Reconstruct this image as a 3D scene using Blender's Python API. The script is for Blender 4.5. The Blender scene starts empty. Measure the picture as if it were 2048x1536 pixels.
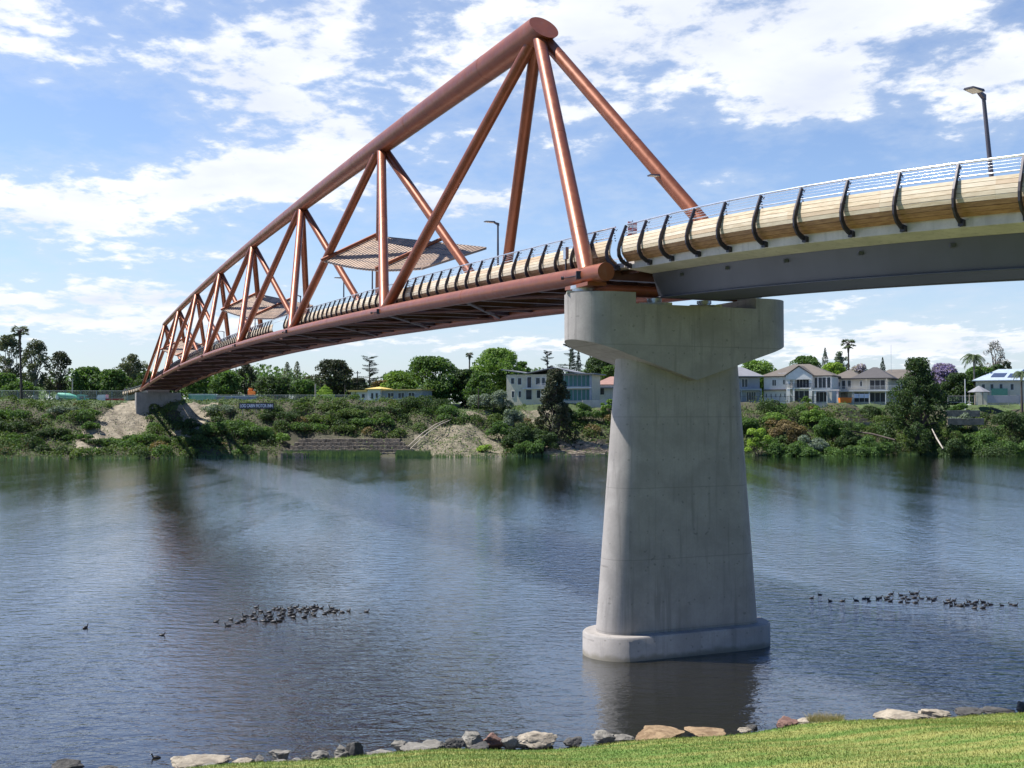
import bpy, math, random
import numpy as np
from mathutils import Vector, Matrix, noise
random.seed(7); rng = np.random.default_rng(7)
R = math.radians
SC = bpy.context.scene
COL = SC.collection

# ------------------------------------------------------------------ camera
CAMZ = 8.2
FPX = 2166.9                       # focal length in pixels of the 2048 px wide photograph
PITCH = math.atan((825.0 - 768.0) / FPX)
cam_d = bpy.data.cameras.new('camera'); cam = bpy.data.objects.new('camera', cam_d); COL.objects.link(cam)
cam_d.sensor_width = 36.0; cam_d.lens = FPX / 2048 * 36.0
cam_d.clip_start = 0.1; cam_d.clip_end = 6000
cam.location = (0, 0, CAMZ); cam.rotation_euler = (R(90) + PITCH, 0, 0)
SC.camera = cam
SC.render.resolution_x = 1024; SC.render.resolution_y = 768

# ------------------------------------------------------------------ light
SUN_AZ = math.atan2(-0.97, 0.23)   # clockwise from +Y
SUN_EL = R(58.0)
sun_d = bpy.data.lights.new('sun', 'SUN'); sun = bpy.data.objects.new('sun', sun_d); COL.objects.link(sun)
sun_d.energy = 5.0; sun_d.angle = R(0.53); sun_d.color = (1.0, 0.95, 0.87)
sv = Vector((math.sin(SUN_AZ) * math.cos(SUN_EL), math.cos(SUN_AZ) * math.cos(SUN_EL), math.sin(SUN_EL)))
sun.rotation_euler = sv.to_track_quat('Z', 'Y').to_euler()
SC.view_settings.view_transform = 'Standard'; SC.view_settings.look = 'None'
SC.view_settings.exposure = 0.75; SC.view_settings.gamma = 1.0

# ------------------------------------------------------------------ node helpers
class NT:
    def __init__(s, tree): s.t = tree; s.n = tree.nodes; s.l = tree.links
    def node(s, typ, **kw):
        n = s.n.new(typ)
        for k, v in kw.items():
            if k == 'inp':
                for a, b in v.items(): s.set(n, a, b)
            else: setattr(n, k, v)
        return n
    def set(s, n, a, b):
        if isinstance(b, bpy.types.NodeSocket): s.l.new(b, n.inputs[a])
        else: n.inputs[a].default_value = b
    def math(s, op, a, b=None, c=None, clamp=False):
        n = s.n.new('ShaderNodeMath'); n.operation = op; n.use_clamp = clamp
        s.set(n, 0, a)
        if b is not None: s.set(n, 1, b)
        if c is not None: s.set(n, 2, c)
        return n.outputs[0]
    def ramp(s, fac, a, b, lo=0.0, hi=1.0, smooth=True):
        n = s.n.new('ShaderNodeMapRange'); n.interpolation_type = 'SMOOTHSTEP' if smooth else 'LINEAR'
        s.set(n, 'Value', fac); s.set(n, 'From Min', a); s.set(n, 'From Max', b); s.set(n, 'To Min', lo); s.set(n, 'To Max', hi)
        return n.outputs[0]
    def mix(s, fac, a, b, blend='MIX'):
        n = s.n.new('ShaderNodeMix'); n.data_type = 'RGBA'; n.blend_type = blend
        s.set(n, 0, fac); s.set(n, 6, a); s.set(n, 7, b)
        return n.outputs[2]
    def noise(s, vec, scale, detail=4, rough=0.55, dist=0.0):
        n = s.n.new('ShaderNodeTexNoise')
        if vec is not None: s.set(n, 'Vector', vec)
        s.set(n, 'Scale', scale); s.set(n, 'Detail', detail); s.set(n, 'Roughness', rough); s.set(n, 'Distortion', dist)
        return n.outputs[0]
    def mapping(s, vec, scale=(1, 1, 1), rot=(0, 0, 0), loc=(0, 0, 0)):
        n = s.n.new('ShaderNodeMapping'); s.set(n, 'Vector', vec); s.set(n, 'Scale', scale); s.set(n, 'Rotation', rot); s.set(n, 'Location', loc)
        return n.outputs[0]

# ------------------------------------------------------------------ world: clear sky with broken cloud
world = bpy.data.worlds.new('World'); SC.world = world; world.use_nodes = True
W = NT(world.node_tree); W.n.clear()
sky = W.node('ShaderNodeTexSky', sky_type='NISHITA', sun_disc=False, sun_elevation=SUN_EL, sun_rotation=SUN_AZ,
             altitude=30.0, air_density=1.0, dust_density=0.7, ozone_density=1.6)
tc = W.node('ShaderNodeTexCoord').outputs['Generated']
sep = W.node('ShaderNodeSeparateXYZ', inp={0: tc})
dx, dy, dz = sep.outputs
az = W.math('ARCTAN2', dx, dy)
el = W.math('ARCTANGENT', W.math('DIVIDE', dz, W.math('SQRT', W.math('ADD', W.math('MULTIPLY', dx, dx), W.math('MULTIPLY', dy, dy)))))
# cloud plane coordinates flatten towards the horizon
inv = W.math('DIVIDE', 1.0, W.math('ADD', W.math('MAXIMUM', dz, 0.0), 0.17))
cp = W.node('ShaderNodeCombineXYZ', inp={0: W.math('MULTIPLY', dx, inv), 1: W.math('MULTIPLY', dy, inv), 2: W.math('MULTIPLY', el, 3.0)}).outputs[0]
cpm = W.mapping(cp, scale=(1.15, 1.0, 1.0), rot=(0, 0, R(25)))
n1 = W.noise(cpm, 4.2, 9, 0.58, 0.15)
n2 = W.noise(cpm, 12.0, 7, 0.60, 0.1)
nn = W.math('ADD', W.math('MULTIPLY', n1, 0.55), W.math('MULTIPLY', n2, 0.45))
# banks of cloud: azimuth, elevation, half widths (radians), weight
PX = lambda x: (x - 1024) / FPX
EY = lambda y: (825 - y) / FPX
banks = [(560, 160, 400, 180, .19), (320, 60, 200, 110, .07), (1330, 110, 440, 170, .26), (1790, 60, 190, 55, .24), (1960, 240, 170, 80, .32),
         (1600, 210, 130, 60, .25), (110, 440, 260, 52, .34), (420, 380, 170, 48, .26), (20, 110, 110, 75, .24), (940, 400, 130, 40, .22),
         (640, 330, 160, 90, .2), (1400, 385, 150, 36, .18), (340, 520, 210, 36, .20), (120, 600, 270, 40, .22), (330, 660, 330, 40, .26),
         (950, 690, 300, 34, .2), (1800, 695, 330, 48, .30), (1620, 620, 90, 30, .14), (1150, 300, 90, 50, .12), (1830, 590, 110, 24, .1),
         (1480, 340, 260, 60, -.10), (150, 290, 230, 60, -.12), (1830, 440, 200, 60, -.1), (200, 20, 60, 60, -.14)]
acc = None
for bx, by, rx, ry, wt in banks:
    u = W.math('DIVIDE', W.math('SUBTRACT', az, PX(bx)), rx / FPX)
    v = W.math('DIVIDE', W.math('SUBTRACT', el, EY(by)), ry / FPX)
    q = W.math('ADD', W.math('MULTIPLY', u, u), W.math('MULTIPLY', v, v))
    g = W.math('MULTIPLY', W.math('EXPONENT', W.math('MULTIPLY', q, -0.9)), wt)
    acc = g if acc is None else W.math('ADD', acc, g)
# outside the camera's view: cloud thinned to lower the fill light
outm = W.ramp(W.math('ABSOLUTE', az), 0.5, 0.8)
outm = W.math('MAXIMUM', outm, W.ramp(el, 0.36, 0.62))
acc = W.math('ADD', acc, W.math('MULTIPLY', outm, -0.16))
dens = W.math('ADD', nn, acc)
cov = W.ramp(dens, 0.655, 0.775)
thick = W.ramp(W.math('ADD', W.noise(W.mapping(cp, loc=(3, 1, 0)), 3.0, 5, 0.5), W.math('MULTIPLY', acc, 0.5)), 0.45, 0.95)
ccol = W.mix(thick, (11.0, 11.3, 11.8, 1), (7.9, 8.5, 9.9, 1))
hz = W.ramp(el, 0.0, 0.22, 1.0, 0.0)
skyc = W.mix(1.0, sky.outputs[0], W.mix(outm, (1.45, 1.52, 1.72, 1), (0.62, 0.92, 1.40, 1)), 'MULTIPLY')  # out-of-view sky dimmed and blued to cut ambient light and tint the water
skyh = W.mix(W.math('MULTIPLY', hz, W.ramp(outm, 0.0, 1.0, 0.45, 0.15)), skyc, (6.6, 7.8, 9.2, 1))
veil = W.math('MULTIPLY', W.ramp(dens, 0.45, 0.72), 0.30)
skyv = W.mix(veil, skyh, (7.6, 8.4, 9.6, 1))
fin = W.mix(W.math('MULTIPLY', cov, 0.95), skyv, ccol)
bg = W.node('ShaderNodeBackground', inp={'Color': fin, 'Strength': 0.0586})
wo = W.node('ShaderNodeOutputWorld'); W.l.new(bg.outputs[0], wo.inputs[0])

# ------------------------------------------------------------------ materials
MAT = {}
def mat(name, rough=0.6, metal=0.0, spec=0.5):
    m = bpy.data.materials.new(name); m.use_nodes = True
    t = NT(m.node_tree); b = m.node_tree.nodes['Principled BSDF']
    b.inputs['Roughness'].default_value = rough; b.inputs['Metallic'].default_value = metal
    b.inputs['Specular IOR Level'].default_value = spec
    MAT[name] = m
    return m, t, b
def ocoord(t): return t.node('ShaderNodeTexCoord').outputs['Object']
def gcoord(t): return t.node('ShaderNodeNewGeometry').outputs['Position']
def c4(c): return (c[0], c[1], c[2], 1)
def simple(name, col, rough=0.6, metal=0.0, var=0.12, scale=1.5, bump=0.0, bscale=20):
    m, t, b = mat(name, rough, metal)
    g = gcoord(t)
    n = t.noise(g, scale, 5, 0.6)
    c = t.mix(t.ramp(n, 0.3, 0.7), c4([x * (1 - var) for x in col]), c4([min(1, x * (1 + var)) for x in col]))
    t.set(b, 'Base Color', c)
    if bump:
        bn = t.node('ShaderNodeBump', inp={'Strength': bump, 'Distance': 0.02, 'Height': t.noise(g, bscale, 6, 0.6)})
        t.set(b, 'Normal', bn.outputs[0])
    return m
def paint(name, col):
    m, t, b = mat(name, 0.38, 0.36)
    g = gcoord(t)
    n = t.noise(g, 0.8, 6, 0.65)
    c = t.mix(t.ramp(n, 0.3, 0.75), c4([x * 0.85 for x in col]), c4([x * 1.12 for x in col]))
    d = t.ramp(t.noise(t.mapping(g, scale=(1, 1, .25)), 3.5, 6, 0.7), 0.55, 0.8, 0, 0.35)
    c = t.mix(d, c, (0.25, 0.2, 0.17, 1))
    t.set(b, 'Base Color', c)
    t.set(b, 'Roughness', t.ramp(t.noise(g, 2.2, 5, 0.6), 0.2, 0.8, 0.32, 0.50))
    b.inputs['Coat Weight'].default_value = 0.12; b.inputs['Coat Roughness'].default_value = 0.22
    return m
paint('copper_paint', (0.26, 0.080, 0.034))
paint('copper_paint_shaded', (0.10, 0.04, 0.028))  # same paint darkened: under-deck shade put into the colour
simple('charcoal_steel', (0.035, 0.03, 0.04), 0.45, 0.3)
simple('grey_girder', (0.060, 0.062, 0.085), 0.55, 0.1, 0.12, 0.5)
simple('galvanised', (0.55, 0.56, 0.57), 0.35, 0.7)
simple('stainless', (0.75, 0.76, 0.78), 0.28, 0.8)
simple('lamp_grey', (0.10, 0.095, 0.115), 0.45, 0.4)
simple('bearing_steel', (0.38, 0.36, 0.30), 0.5, 0.3, 0.3, 6)
simple('led_panel', (0.65, 0.6, 0.5), 0.4)

# concrete: fine mottling, form joints, run-off streaks
def concrete(name, col, seam=True):
    m, t, b = mat(name, 0.75)
    g = gcoord(t)
    a = t.ramp(t.noise(g, 0.9, 7, 0.62, 0.3), 0.3, 0.72)
    c = t.mix(a, c4([x * 0.80 for x in col]), c4([x * 1.10 for x in col]))
    st = t.ramp(t.noise(t.mapping(g, scale=(3.2, 3.2, 0.22)), 1.5, 6, 0.6), 0.50, 0.72, 0, 0.62)
    c = t.mix(st, c, c4([x * 0.55 for x in col]))
    fine = t.ramp(t.noise(g, 14, 5, 0.7), 0.35, 0.7, 0.0, 0.22)
    c = t.mix(fine, c, c4([x * 0.62 for x in col]))
    pores = t.ramp(t.noise(g, 5.0, 2, 0.5), 0.70, 0.74, 0, 0.6)
    c = t.mix(pores, c, c4([x * 0.45 for x in col]))
    sz = t.node('ShaderNodeSeparateXYZ', inp={0: g}).outputs[2]
    if seam:
        fr = t.math('FRACT', t.math('DIVIDE', t.math('ADD', sz, 0.35), 2.4))
        ln = t.math('LESS_THAN', t.math('ABSOLUTE', t.math('SUBTRACT', fr, 0.5)), 0.006)
        c = t.mix(t.math('MULTIPLY', ln, 0.45), c, c4([x * 0.5 for x in col]))
        # board joints and tie holes in the pier's own axes
        pr = t.node('ShaderNodeSeparateXYZ', inp={0: t.mapping(g, rot=(0, 0, -0.4011))})
        for q0 in (4.08 + 14.9 * 0, ):
            pass
        fu = t.math('SUBTRACT', t.math('FRACT', t.math('DIVIDE', t.math('ADD', pr.outputs[0], 0.13), 1.22)), 0.5)
        fz = t.math('SUBTRACT', t.math('FRACT', t.math('DIVIDE', sz, 1.2)), 0.5)
        vj = t.math('LESS_THAN', t.math('ABSOLUTE', fu), 0.008)
        c = t.mix(t.math('MULTIPLY', vj, 0.22), c, c4([x * 0.5 for x in col]))
        hu = t.math('SUBTRACT', t.math('ABSOLUTE', fu), 0.25)
        dd_ = t.math('ADD', t.math('MULTIPLY', hu, hu), t.math('MULTIPLY', fz, fz))
        c = t.mix(t.ramp(dd_, 0.0004, 0.0011, 0.42, 0.0), c, c4([x * 0.35 for x in col]))
        # tide mark
        tm = t.ramp(t.math('ADD', sz, t.math('MULTIPLY', t.noise(g, 2.5, 4), 0.35)), 0.22, 0.42, 0.75, 0.0)
        c = t.mix(tm, c, (0.13, 0.115, 0.08, 1))
    t.set(b, 'Base Color', c)
    bn = t.node('ShaderNodeBump', inp={'Strength': 0.25, 'Distance': 0.015, 'Height': t.noise(g, 9, 6, 0.65)})
    t.set(b, 'Normal', bn.outputs[0])
    return m
concrete('pier_concrete', (0.33, 0.305, 0.285))
concrete('deck_concrete', (0.52, 0.47, 0.44), False)
concrete('far_concrete', (0.27, 0.26, 0.24), False)

m, t, b = mat('timber', 0.7)
g = gcoord(t); ri = t.node('ShaderNodeNewGeometry').outputs['Random Per Island']
gr = t.noise(t.mapping(g, scale=(1.2, 1.2, 9)), 2.5, 6, 0.65)
c = t.mix(t.ramp(gr, 0.3, 0.7), (0.43, 0.33, 0.21, 1), (0.60, 0.51, 0.37, 1))
c = t.mix(t.ramp(ri, 0, 1, 0, .55, False), c, (0.62, 0.56, 0.47, 1))
c = t.mix(t.ramp(t.math('FRACT', t.math('MULTIPLY', ri, 7.13)), 0.6, 1.0, 0, .5), c, (0.40, 0.24, 0.12, 1))
c = t.mix(t.ramp(t.noise(g, 1.1, 4), .62, .75, 0, .35), c, (0.25, 0.2, 0.15, 1))
t.set(b, 'Base Color', c)

m2, t2, b2 = mat('timber_brown', 0.65)  # darker, warmer brown for the lowest slats
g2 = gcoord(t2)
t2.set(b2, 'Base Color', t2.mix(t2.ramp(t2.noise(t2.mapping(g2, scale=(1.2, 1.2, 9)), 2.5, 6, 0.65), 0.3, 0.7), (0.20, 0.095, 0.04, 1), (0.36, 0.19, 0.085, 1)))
def foliage(name, a, bcol, dark=None, transl=0.3, gloss=0.7):
    m, t, b = mat(name, gloss, 0.0, 0.3)
    g = gcoord(t)
    ri = t.node('ShaderNodeNewGeometry').outputs['Random Per Island']
    n = t.ramp(t.noise(g, 0.45, 3, 0.6), 0.32, 0.68)
    k = t.math('ADD', t.math('MULTIPLY', n, 0.6), t.math('MULTIPLY', ri, 0.4))
    a = [x * 1.35 for x in a]; bcol = [x * 1.35 for x in bcol]
    c = t.mix(k, c4(a), c4(bcol))
    if dark: c = t.mix(t.ramp(t.math('FRACT', t.math('MULTIPLY', ri, 13.7)), 0.75, 1.0, 0, 0.8), c, c4(dark))
    t.set(b, 'Base Color', c)
    tr = t.node('ShaderNodeBsdfTranslucent', inp={'Color': t.mix(1.0, c, (1.5, 1.6, 0.6, 1), 'MULTIPLY')})
    mx = t.node('ShaderNodeMixShader', inp={0: transl, 1: b.outputs[0], 2: tr.outputs[0]})
    t.l.new(mx.outputs[0], t.n['Material Output'].inputs[0])
    return m
foliage('leaf_dark', (0.022, 0.042, 0.016), (0.050, 0.085, 0.028), (0.03, 0.03, 0.012))
foliage('leaf_mid', (0.035, 0.072, 0.022), (0.085, 0.150, 0.036), (0.04, 0.05, 0.02))
foliage('leaf_bright', (0.065, 0.125, 0.028), (0.150, 0.235, 0.050), (0.06, 0.09, 0.02))
foliage('leaf_lime', (0.11, 0.18, 0.03), (0.22, 0.31, 0.05))
foliage('leaf_gum', (0.055, 0.072, 0.038), (0.115, 0.130, 0.070), (0.09, 0.06, 0.04), 0.2)
foliage('leaf_grey', (0.085, 0.115, 0.085), (0.15, 0.185, 0.135), None, 0.2)
foliage('leaf_casuarina', (0.022, 0.034, 0.020), (0.055, 0.065, 0.032), (0.07, 0.045, 0.025), 0.15)
foliage('leaf_cedar', (0.018, 0.034, 0.025), (0.045, 0.072, 0.050), None, 0.1)
foliage('leaf_cypress', (0.012, 0.028, 0.016), (0.030, 0.058, 0.026), None, 0.1)
foliage('leaf_palm', (0.035, 0.060, 0.026), (0.085, 0.120, 0.050), (0.08, 0.07, 0.03), 0.15)
foliage('leaf_rust', (0.10, 0.075, 0.035), (0.17, 0.13, 0.055), (0.06, 0.04, 0.02), 0.2)
foliage('bloom_purple', (0.15, 0.12, 0.27), (0.25, 0.21, 0.38), (0.12, 0.12, 0.2), 0.4)
foliage('bloom_pale', (0.26, 0.23, 0.36), (0.40, 0.37, 0.46), (0.15, 0.15, 0.16), 0.4)
foliage('leaf_bare', (0.16, 0.155, 0.15), (0.26, 0.25, 0.235), None, 0.1)
foliage('leaf_cover', (0.034, 0.062, 0.017), (0.084, 0.128, 0.033), (0.085, 0.065, 0.03))
foliage('leaf_reed', (0.060, 0.105, 0.050), (0.120, 0.175, 0.085))
foliage('leaf_grass', (0.10, 0.19, 0.030), (0.20, 0.28, 0.065))
simple('bark_grey', (0.20, 0.17, 0.14), 0.8, 0, 0.35, 1.5)
simple('bark_dark', (0.065, 0.05, 0.04), 0.85, 0, 0.3, 1.5)
simple('bark_pale', (0.38, 0.34, 0.29), 0.8, 0, 0.3, 1.5)
simple('coot_black', (0.012, 0.012, 0.015), 0.5)
simple('coot_white', (0.75, 0.73, 0.68), 0.5)
simple('coot_grey', (0.11, 0.10, 0.09), 0.6)

# ------------------------------------------------------------------ mesh helpers
ORI = {}
class MB:
    def __init__(s): s.v = []; s.f = []; s.m = []; s.sm = []
    def add(s, vs, fs, mi=0, smooth=False):
        o = len(s.v); s.v += [tuple(v) for v in vs]
        s.f += [tuple(i + o for i in f) for f in fs]; s.m += [mi] * len(fs); s.sm += [smooth] * len(fs)
        return s
    def box(s, c, d, M=None, mi=0):
        cx, cy, cz = c; hx, hy, hz = d[0] / 2, d[1] / 2, d[2] / 2
        vs = [Vector((cx + i * hx, cy + j * hy, cz + k * hz)) for k in (-1, 1) for j in (-1, 1) for i in (-1, 1)]
        if M is not None: vs = [M @ v for v in vs]
        return s.add(vs, [(0, 2, 3, 1), (4, 5, 7, 6), (0, 1, 5, 4), (2, 6, 7, 3), (0, 4, 6, 2), (1, 3, 7, 5)], mi)
    def box2(s, a, b, M=None, mi=0):
        return s.box([(a[i] + b[i]) / 2 for i in range(3)], [abs(b[i] - a[i]) for i in range(3)], M, mi)
    def hexa(s, vs, mi=0):       # 4 bottom, 4 top (same winding)
        return s.add(vs, [(3, 2, 1, 0), (4, 5, 6, 7), (0, 1, 5, 4), (1, 2, 6, 5), (2, 3, 7, 6), (3, 0, 4, 7)], mi)
    def sweep(s, pts, rad, n=12, caps=True, mi=0, smooth=True):
        pts = [Vector(p) for p in pts]
        if not hasattr(rad, '__len__'): rad = [rad] * len(pts)
        rings = []; up = None
        for i, p in enumerate(pts):
            d = (pts[min(i + 1, len(pts) - 1)] - pts[max(i - 1, 0)]).normalized()
            if up is None:
                up = Vector((0, 0, 1)) if abs(d.z) < 0.95 else Vector((1, 0, 0))
            e1 = d.cross(up).normalized(); e2 = e1.cross(d).normalized(); up = e2
            rings.append([p + (e1 * math.cos(2 * math.pi * k / n) + e2 * math.sin(2 * math.pi * k / n)) * rad[i] for k in range(n)])
        vs = [v for r in rings for v in r]; fs = []
        for i in range(len(rings) - 1):
            for k in range(n):
                k2 = (k + 1) % n
                fs.append((i * n + k, i * n + k2, (i + 1) * n + k2, (i + 1) * n + k))
        s.add(vs, fs, mi, smooth)
        if caps:
            s.add(rings[0], [tuple(range(n))[::-1]], mi); s.add(rings[-1], [tuple(range(n))], mi)
        return s
    def prism(s, poly, z0, z1, M=None, mi=0):
        n = len(poly)
        vs = [Vector((x, y, z0)) for x, y in poly] + [Vector((x, y, z1)) for x, y in poly]
        if M is not None: vs = [M @ v for v in vs]
        return s.add(vs, [tuple(range(n))[::-1], tuple(range(n, 2 * n))] + [(i, (i + 1) % n, n + (i + 1) % n, n + i) for i in range(n)], mi)
    def ball(s, c, r, nu=10, nv=7, mi=0):
        rx, ry, rz = r if hasattr(r, '__len__') else (r, r, r)
        vs = [(c[0], c[1], c[2] - rz)]
        for j in range(1, nv):
            ph = -math.pi / 2 + math.pi * j / nv
            for i in range(nu):
                th = 2 * math.pi * i / nu
                vs.append((c[0] + rx * math.cos(ph) * math.cos(th), c[1] + ry * math.cos(ph) * math.sin(th), c[2] + rz * math.sin(ph)))
        vs.append((c[0], c[1], c[2] + rz)); fs = []
        for i in range(nu):
            fs.append((0, 1 + (i + 1) % nu, 1 + i))
            for j in range(nv - 2):
                a = 1 + j * nu
                fs.append((a + i, a + (i + 1) % nu, a + nu + (i + 1) % nu, a + nu + i))
            a = 1 + (nv - 2) * nu
            fs.append((a + i, a + (i + 1) % nu, len(vs) - 1))
        return s.add(vs, fs, mi, True)
    def build(s, name, mats, parent=None, loc=None):
        """vertices are world coordinates; stored relative to the thing's origin"""
        if isinstance(mats, str): mats = [mats]
        me = bpy.data.meshes.new(name)
        if parent is not None: o0 = ORI[parent.name]
        else: o0 = Vector(loc) if loc is not None else Vector((0, 0, 0))
        V = np.array(s.v, dtype=float) - np.array(o0)
        me.from_pydata(V.tolist(), [], s.f)
        for mm in mats: me.materials.append(MAT[mm])
        me.polygons.foreach_set('material_index', s.m); me.polygons.foreach_set('use_smooth', s.sm)
        me.update()
        o = bpy.data.objects.new(name, me); COL.objects.link(o)
        if parent is not None: o.parent = parent
        else: o.location = o0
        ORI[o.name] = Vector(o0)
        return o
def tag(o, label=None, cat=None, group=None, kind=None):
    if label: o['label'] = label
    if cat: o['category'] = cat
    if group: o['group'] = group
    if kind: o['kind'] = kind
    return o
def thing(name, loc, label, cat, group=None):
    o = bpy.data.objects.new(name, None); COL.objects.link(o); o.location = loc
    o.empty_display_size = 0.2
    ORI[o.name] = Vector(loc)
    return tag(o, label, cat, group)
def quads(name, V, mats, parent=None, loc=(0, 0, 0), k=4, mi=None):
    """V: (N,k,3) world coordinates -> loose faces in one mesh"""
    N = V.shape[0]
    o0 = ORI[parent.name] if parent is not None else Vector(loc)
    me = bpy.data.meshes.new(name)
    W_ = (V.reshape(-1, 3) - np.array(o0)).astype(np.float32)
    me.vertices.add(N * k); me.vertices.foreach_set('co', W_.ravel())
    me.loops.add(N * k); me.loops.foreach_set('vertex_index', np.arange(N * k, dtype=np.int32))
    me.polygons.add(N); me.polygons.foreach_set('loop_start', np.arange(0, N * k, k, dtype=np.int32))
    for mm in ([mats] if isinstance(mats, str) else mats): me.materials.append(MAT[mm])
    if mi is not None: me.polygons.foreach_set('material_index', mi.astype(np.int32))
    me.update(calc_edges=True)
    o = bpy.data.objects.new(name, me); COL.objects.link(o)
    if parent is not None: o.parent = parent
    else: o.location = o0
    ORI[o.name] = Vector(o0)
    return o
def leaves(P, Nrm, size, aspect=0.6, spread=0.8):
    """oriented leaf clump quads at P around normals Nrm"""
    N = len(P)
    n = Nrm + rng.normal(0, spread, (N, 3)); n /= np.linalg.norm(n, axis=1)[:, None] + 1e-9
    a = rng.normal(0, 1, (N, 3)); a -= (a * n).sum(1)[:, None] * n; a /= np.linalg.norm(a, axis=1)[:, None] + 1e-9
    b_ = np.cross(n, a)
    sz = size * rng.uniform(0.6, 1.35, N)[:, None]
    a = a * sz * 0.5; b_ = b_ * sz * 0.5 * aspect
    return np.stack([P - a, P + b_ * 0.9 + a * .1, P + a, P - b_ * 0.9 + a * .1], 1)

def P_(px, py, D):
    """point on the line of sight of a photograph pixel at distance D"""
    a = (px - 1024) / FPX; b_ = (768 - py) / FPX
    c, s = math.cos(PITCH), math.sin(PITCH)
    Y = c - b_ * s; Z = s + b_ * c
    return Vector((a * D / Y, D, CAMZ + Z * D / Y))
# ------------------------------------------------------------------ water
m, t, b = mat('river_water', 0.06, 0.0, 0.5)
g = gcoord(t)
b.inputs['IOR'].default_value = 1.333; b.inputs['Specular Tint'].default_value = (0.66, 0.88, 1.22, 1)
mur = t.ramp(t.noise(g, 0.02, 4, 0.6), 0.35, 0.65)
t.set(b, 'Base Color', t.mix(mur, (0.0125, 0.0105, 0.005, 1), (0.018, 0.015, 0.0075, 1)))
wa = t.noise(t.mapping(g, rot=(0, 0, R(18)), scale=(0.9, 1.6, 1)), 1.35, 3, 0.55, 0.4)
wb = t.noise(t.mapping(g, rot=(0, 0, R(-14)), scale=(1.0, 1.9, 1)), 3.4, 3, 0.6, 0.3)
wc = t.noise(t.mapping(g, rot=(0, 0, R(30)), scale=(1.0, 1.6, 1)), 0.32, 2, 0.5, 0.3)
# wind lane running beside the bridge
rot_ = t.node('ShaderNodeSeparateXYZ', inp={0: t.mapping(g, loc=(-26.0, 0, 0), rot=(0, 0, -0.4011))}).outputs[0]
lanew = t.math('ADD', rot_, t.math('MULTIPLY', t.math('SUBTRACT', t.noise(g, 0.12, 3), 0.5), 4.0))
lane = t.ramp(t.math('ABSOLUTE', t.math('SUBTRACT', lanew, 1.0)), 3.0, 6.5, 1.0, 0.0)
calm = t.ramp(t.noise(t.mapping(g, rot=(0, 0, R(-22)), scale=(2.2, 0.45, 1)), 0.035, 4, 0.6, 0.6), 0.38, 0.62, 0.45, 1.0)
h = t.math('ADD', t.math('MULTIPLY', wa, 0.088), t.math('ADD', t.math('MULTIPLY', wb, 0.027), t.math('MULTIPLY', wc, 0.030)))
gy = t.node('ShaderNodeSeparateXYZ', inp={0: g}).outputs[1]
h = t.math('MULTIPLY', t.math('MULTIPLY', h, t.math('ADD', calm, t.math('MULTIPLY', lane, 1.1))), t.ramp(gy, 28.0, 120.0, 1.0, 0.42))
bn = t.node('ShaderNodeBump', inp={'Strength': 1.0, 'Distance': 1.0, 'Height': h})
t.set(b, 'Normal', bn.outputs[0])
# murky body seen through a rippled reflecting surface
df = t.node('ShaderNodeBsdfDiffuse', inp={'Color': b.inputs['Base Color'].links[0].from_socket})
gl = t.node('ShaderNodeBsdfGlossy', inp={'Color': (0.87, 0.92, 1.0, 1), 'Roughness': 0.04, 'Normal': bn.outputs[0]})
f1 = t.node('ShaderNodeFresnel', inp={'IOR': 1.56}).outputs[0]
f2 = t.node('ShaderNodeFresnel', inp={'IOR': 1.56, 'Normal': bn.outputs[0]}).outputs[0]
fr = t.math('ADD', t.math('MULTIPLY', f1, 0.72), t.math('MULTIPLY', f2, 0.70), clamp=True)
mx = t.node('ShaderNodeMixShader', inp={0: fr, 1: df.outputs[0], 2: gl.outputs[0]})
t.l.new(mx.outputs[0], t.n['Material Output'].inputs[0])
wm = MB()
wm.add([(-3000, 8, 0), (3000, 8, 0), (3000, 420, 0), (-3000, 420, 0)], [(0, 1, 2, 3)])
tag(wm.build('river_water', 'river_water'), kind='structure')

# ------------------------------------------------------------------ far bank terrain
def sstep(x, a, c):
    t_ = np.clip((x - a) / (c - a), 0, 1); return t_ * t_ * (3 - 2 * t_)
def yw(x): return 203.0 + 0.112 * np.clip(x, -260, 260) + 1.4 * np.sin(x * 0.11) + 0.8 * np.sin(x * 0.31 + 1)
def terr(x, y):
    x = np.asarray(x, float); y = np.asarray(y, float)
    q = y - yw(x)
    crest = 10.4 + 0.2 * np.sin(x * 0.05) - 0.45 * sstep(x, -12, 4)
    gully = np.exp(-((x + 9) / 9.0) ** 2)
    crest = crest - 2.2 * gully * (1 - sstep(q, 34, 60))
    run = 27 + 4 * np.sin(x * 0.07 + 1) - 5 * gully
    tt = np.clip(q / run, 0, 1)
    dip = np.exp(-((x + 70.5) / 8.5) ** 4) * (1 - sstep(q, 19, 28))
    crest = crest - 4.6 * dip
    z = crest * (0.55 * tt + 0.45 * sstep(tt, 0.05, 1.0))
    bump = 0.5 * np.sin(x * 0.53 + y * 0.31) * np.sin(x * 0.21 - y * 0.44) + 0.25 * np.sin(x * 1.3 + y * 0.9)
    z = z + bump * np.clip(q / 6, 0, 1) * (1 - sstep(q, 24, 32))
    z = np.where(q < 0, np.maximum(q * 0.5, -2.5), z + 0.12)
    far = sstep(y, 340, 900)
    return z + far * 3.0
def T(x, y): return float(terr(x, y))
simple('bank_soil', (0.050, 0.047, 0.025), 0.9, 0, 0.35, 0.35, 0.6, 2.0)
simple('park_ground', (0.055, 0.062, 0.028), 0.9, 0, 0.35, 0.25)
simple('bank_grass', (0.055, 0.085, 0.025), 0.9, 0, 0.35, 0.25, 0.5, 2.0)
m, t, b = mat('sandstone_slope', 0.85)
g = gcoord(t)
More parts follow.
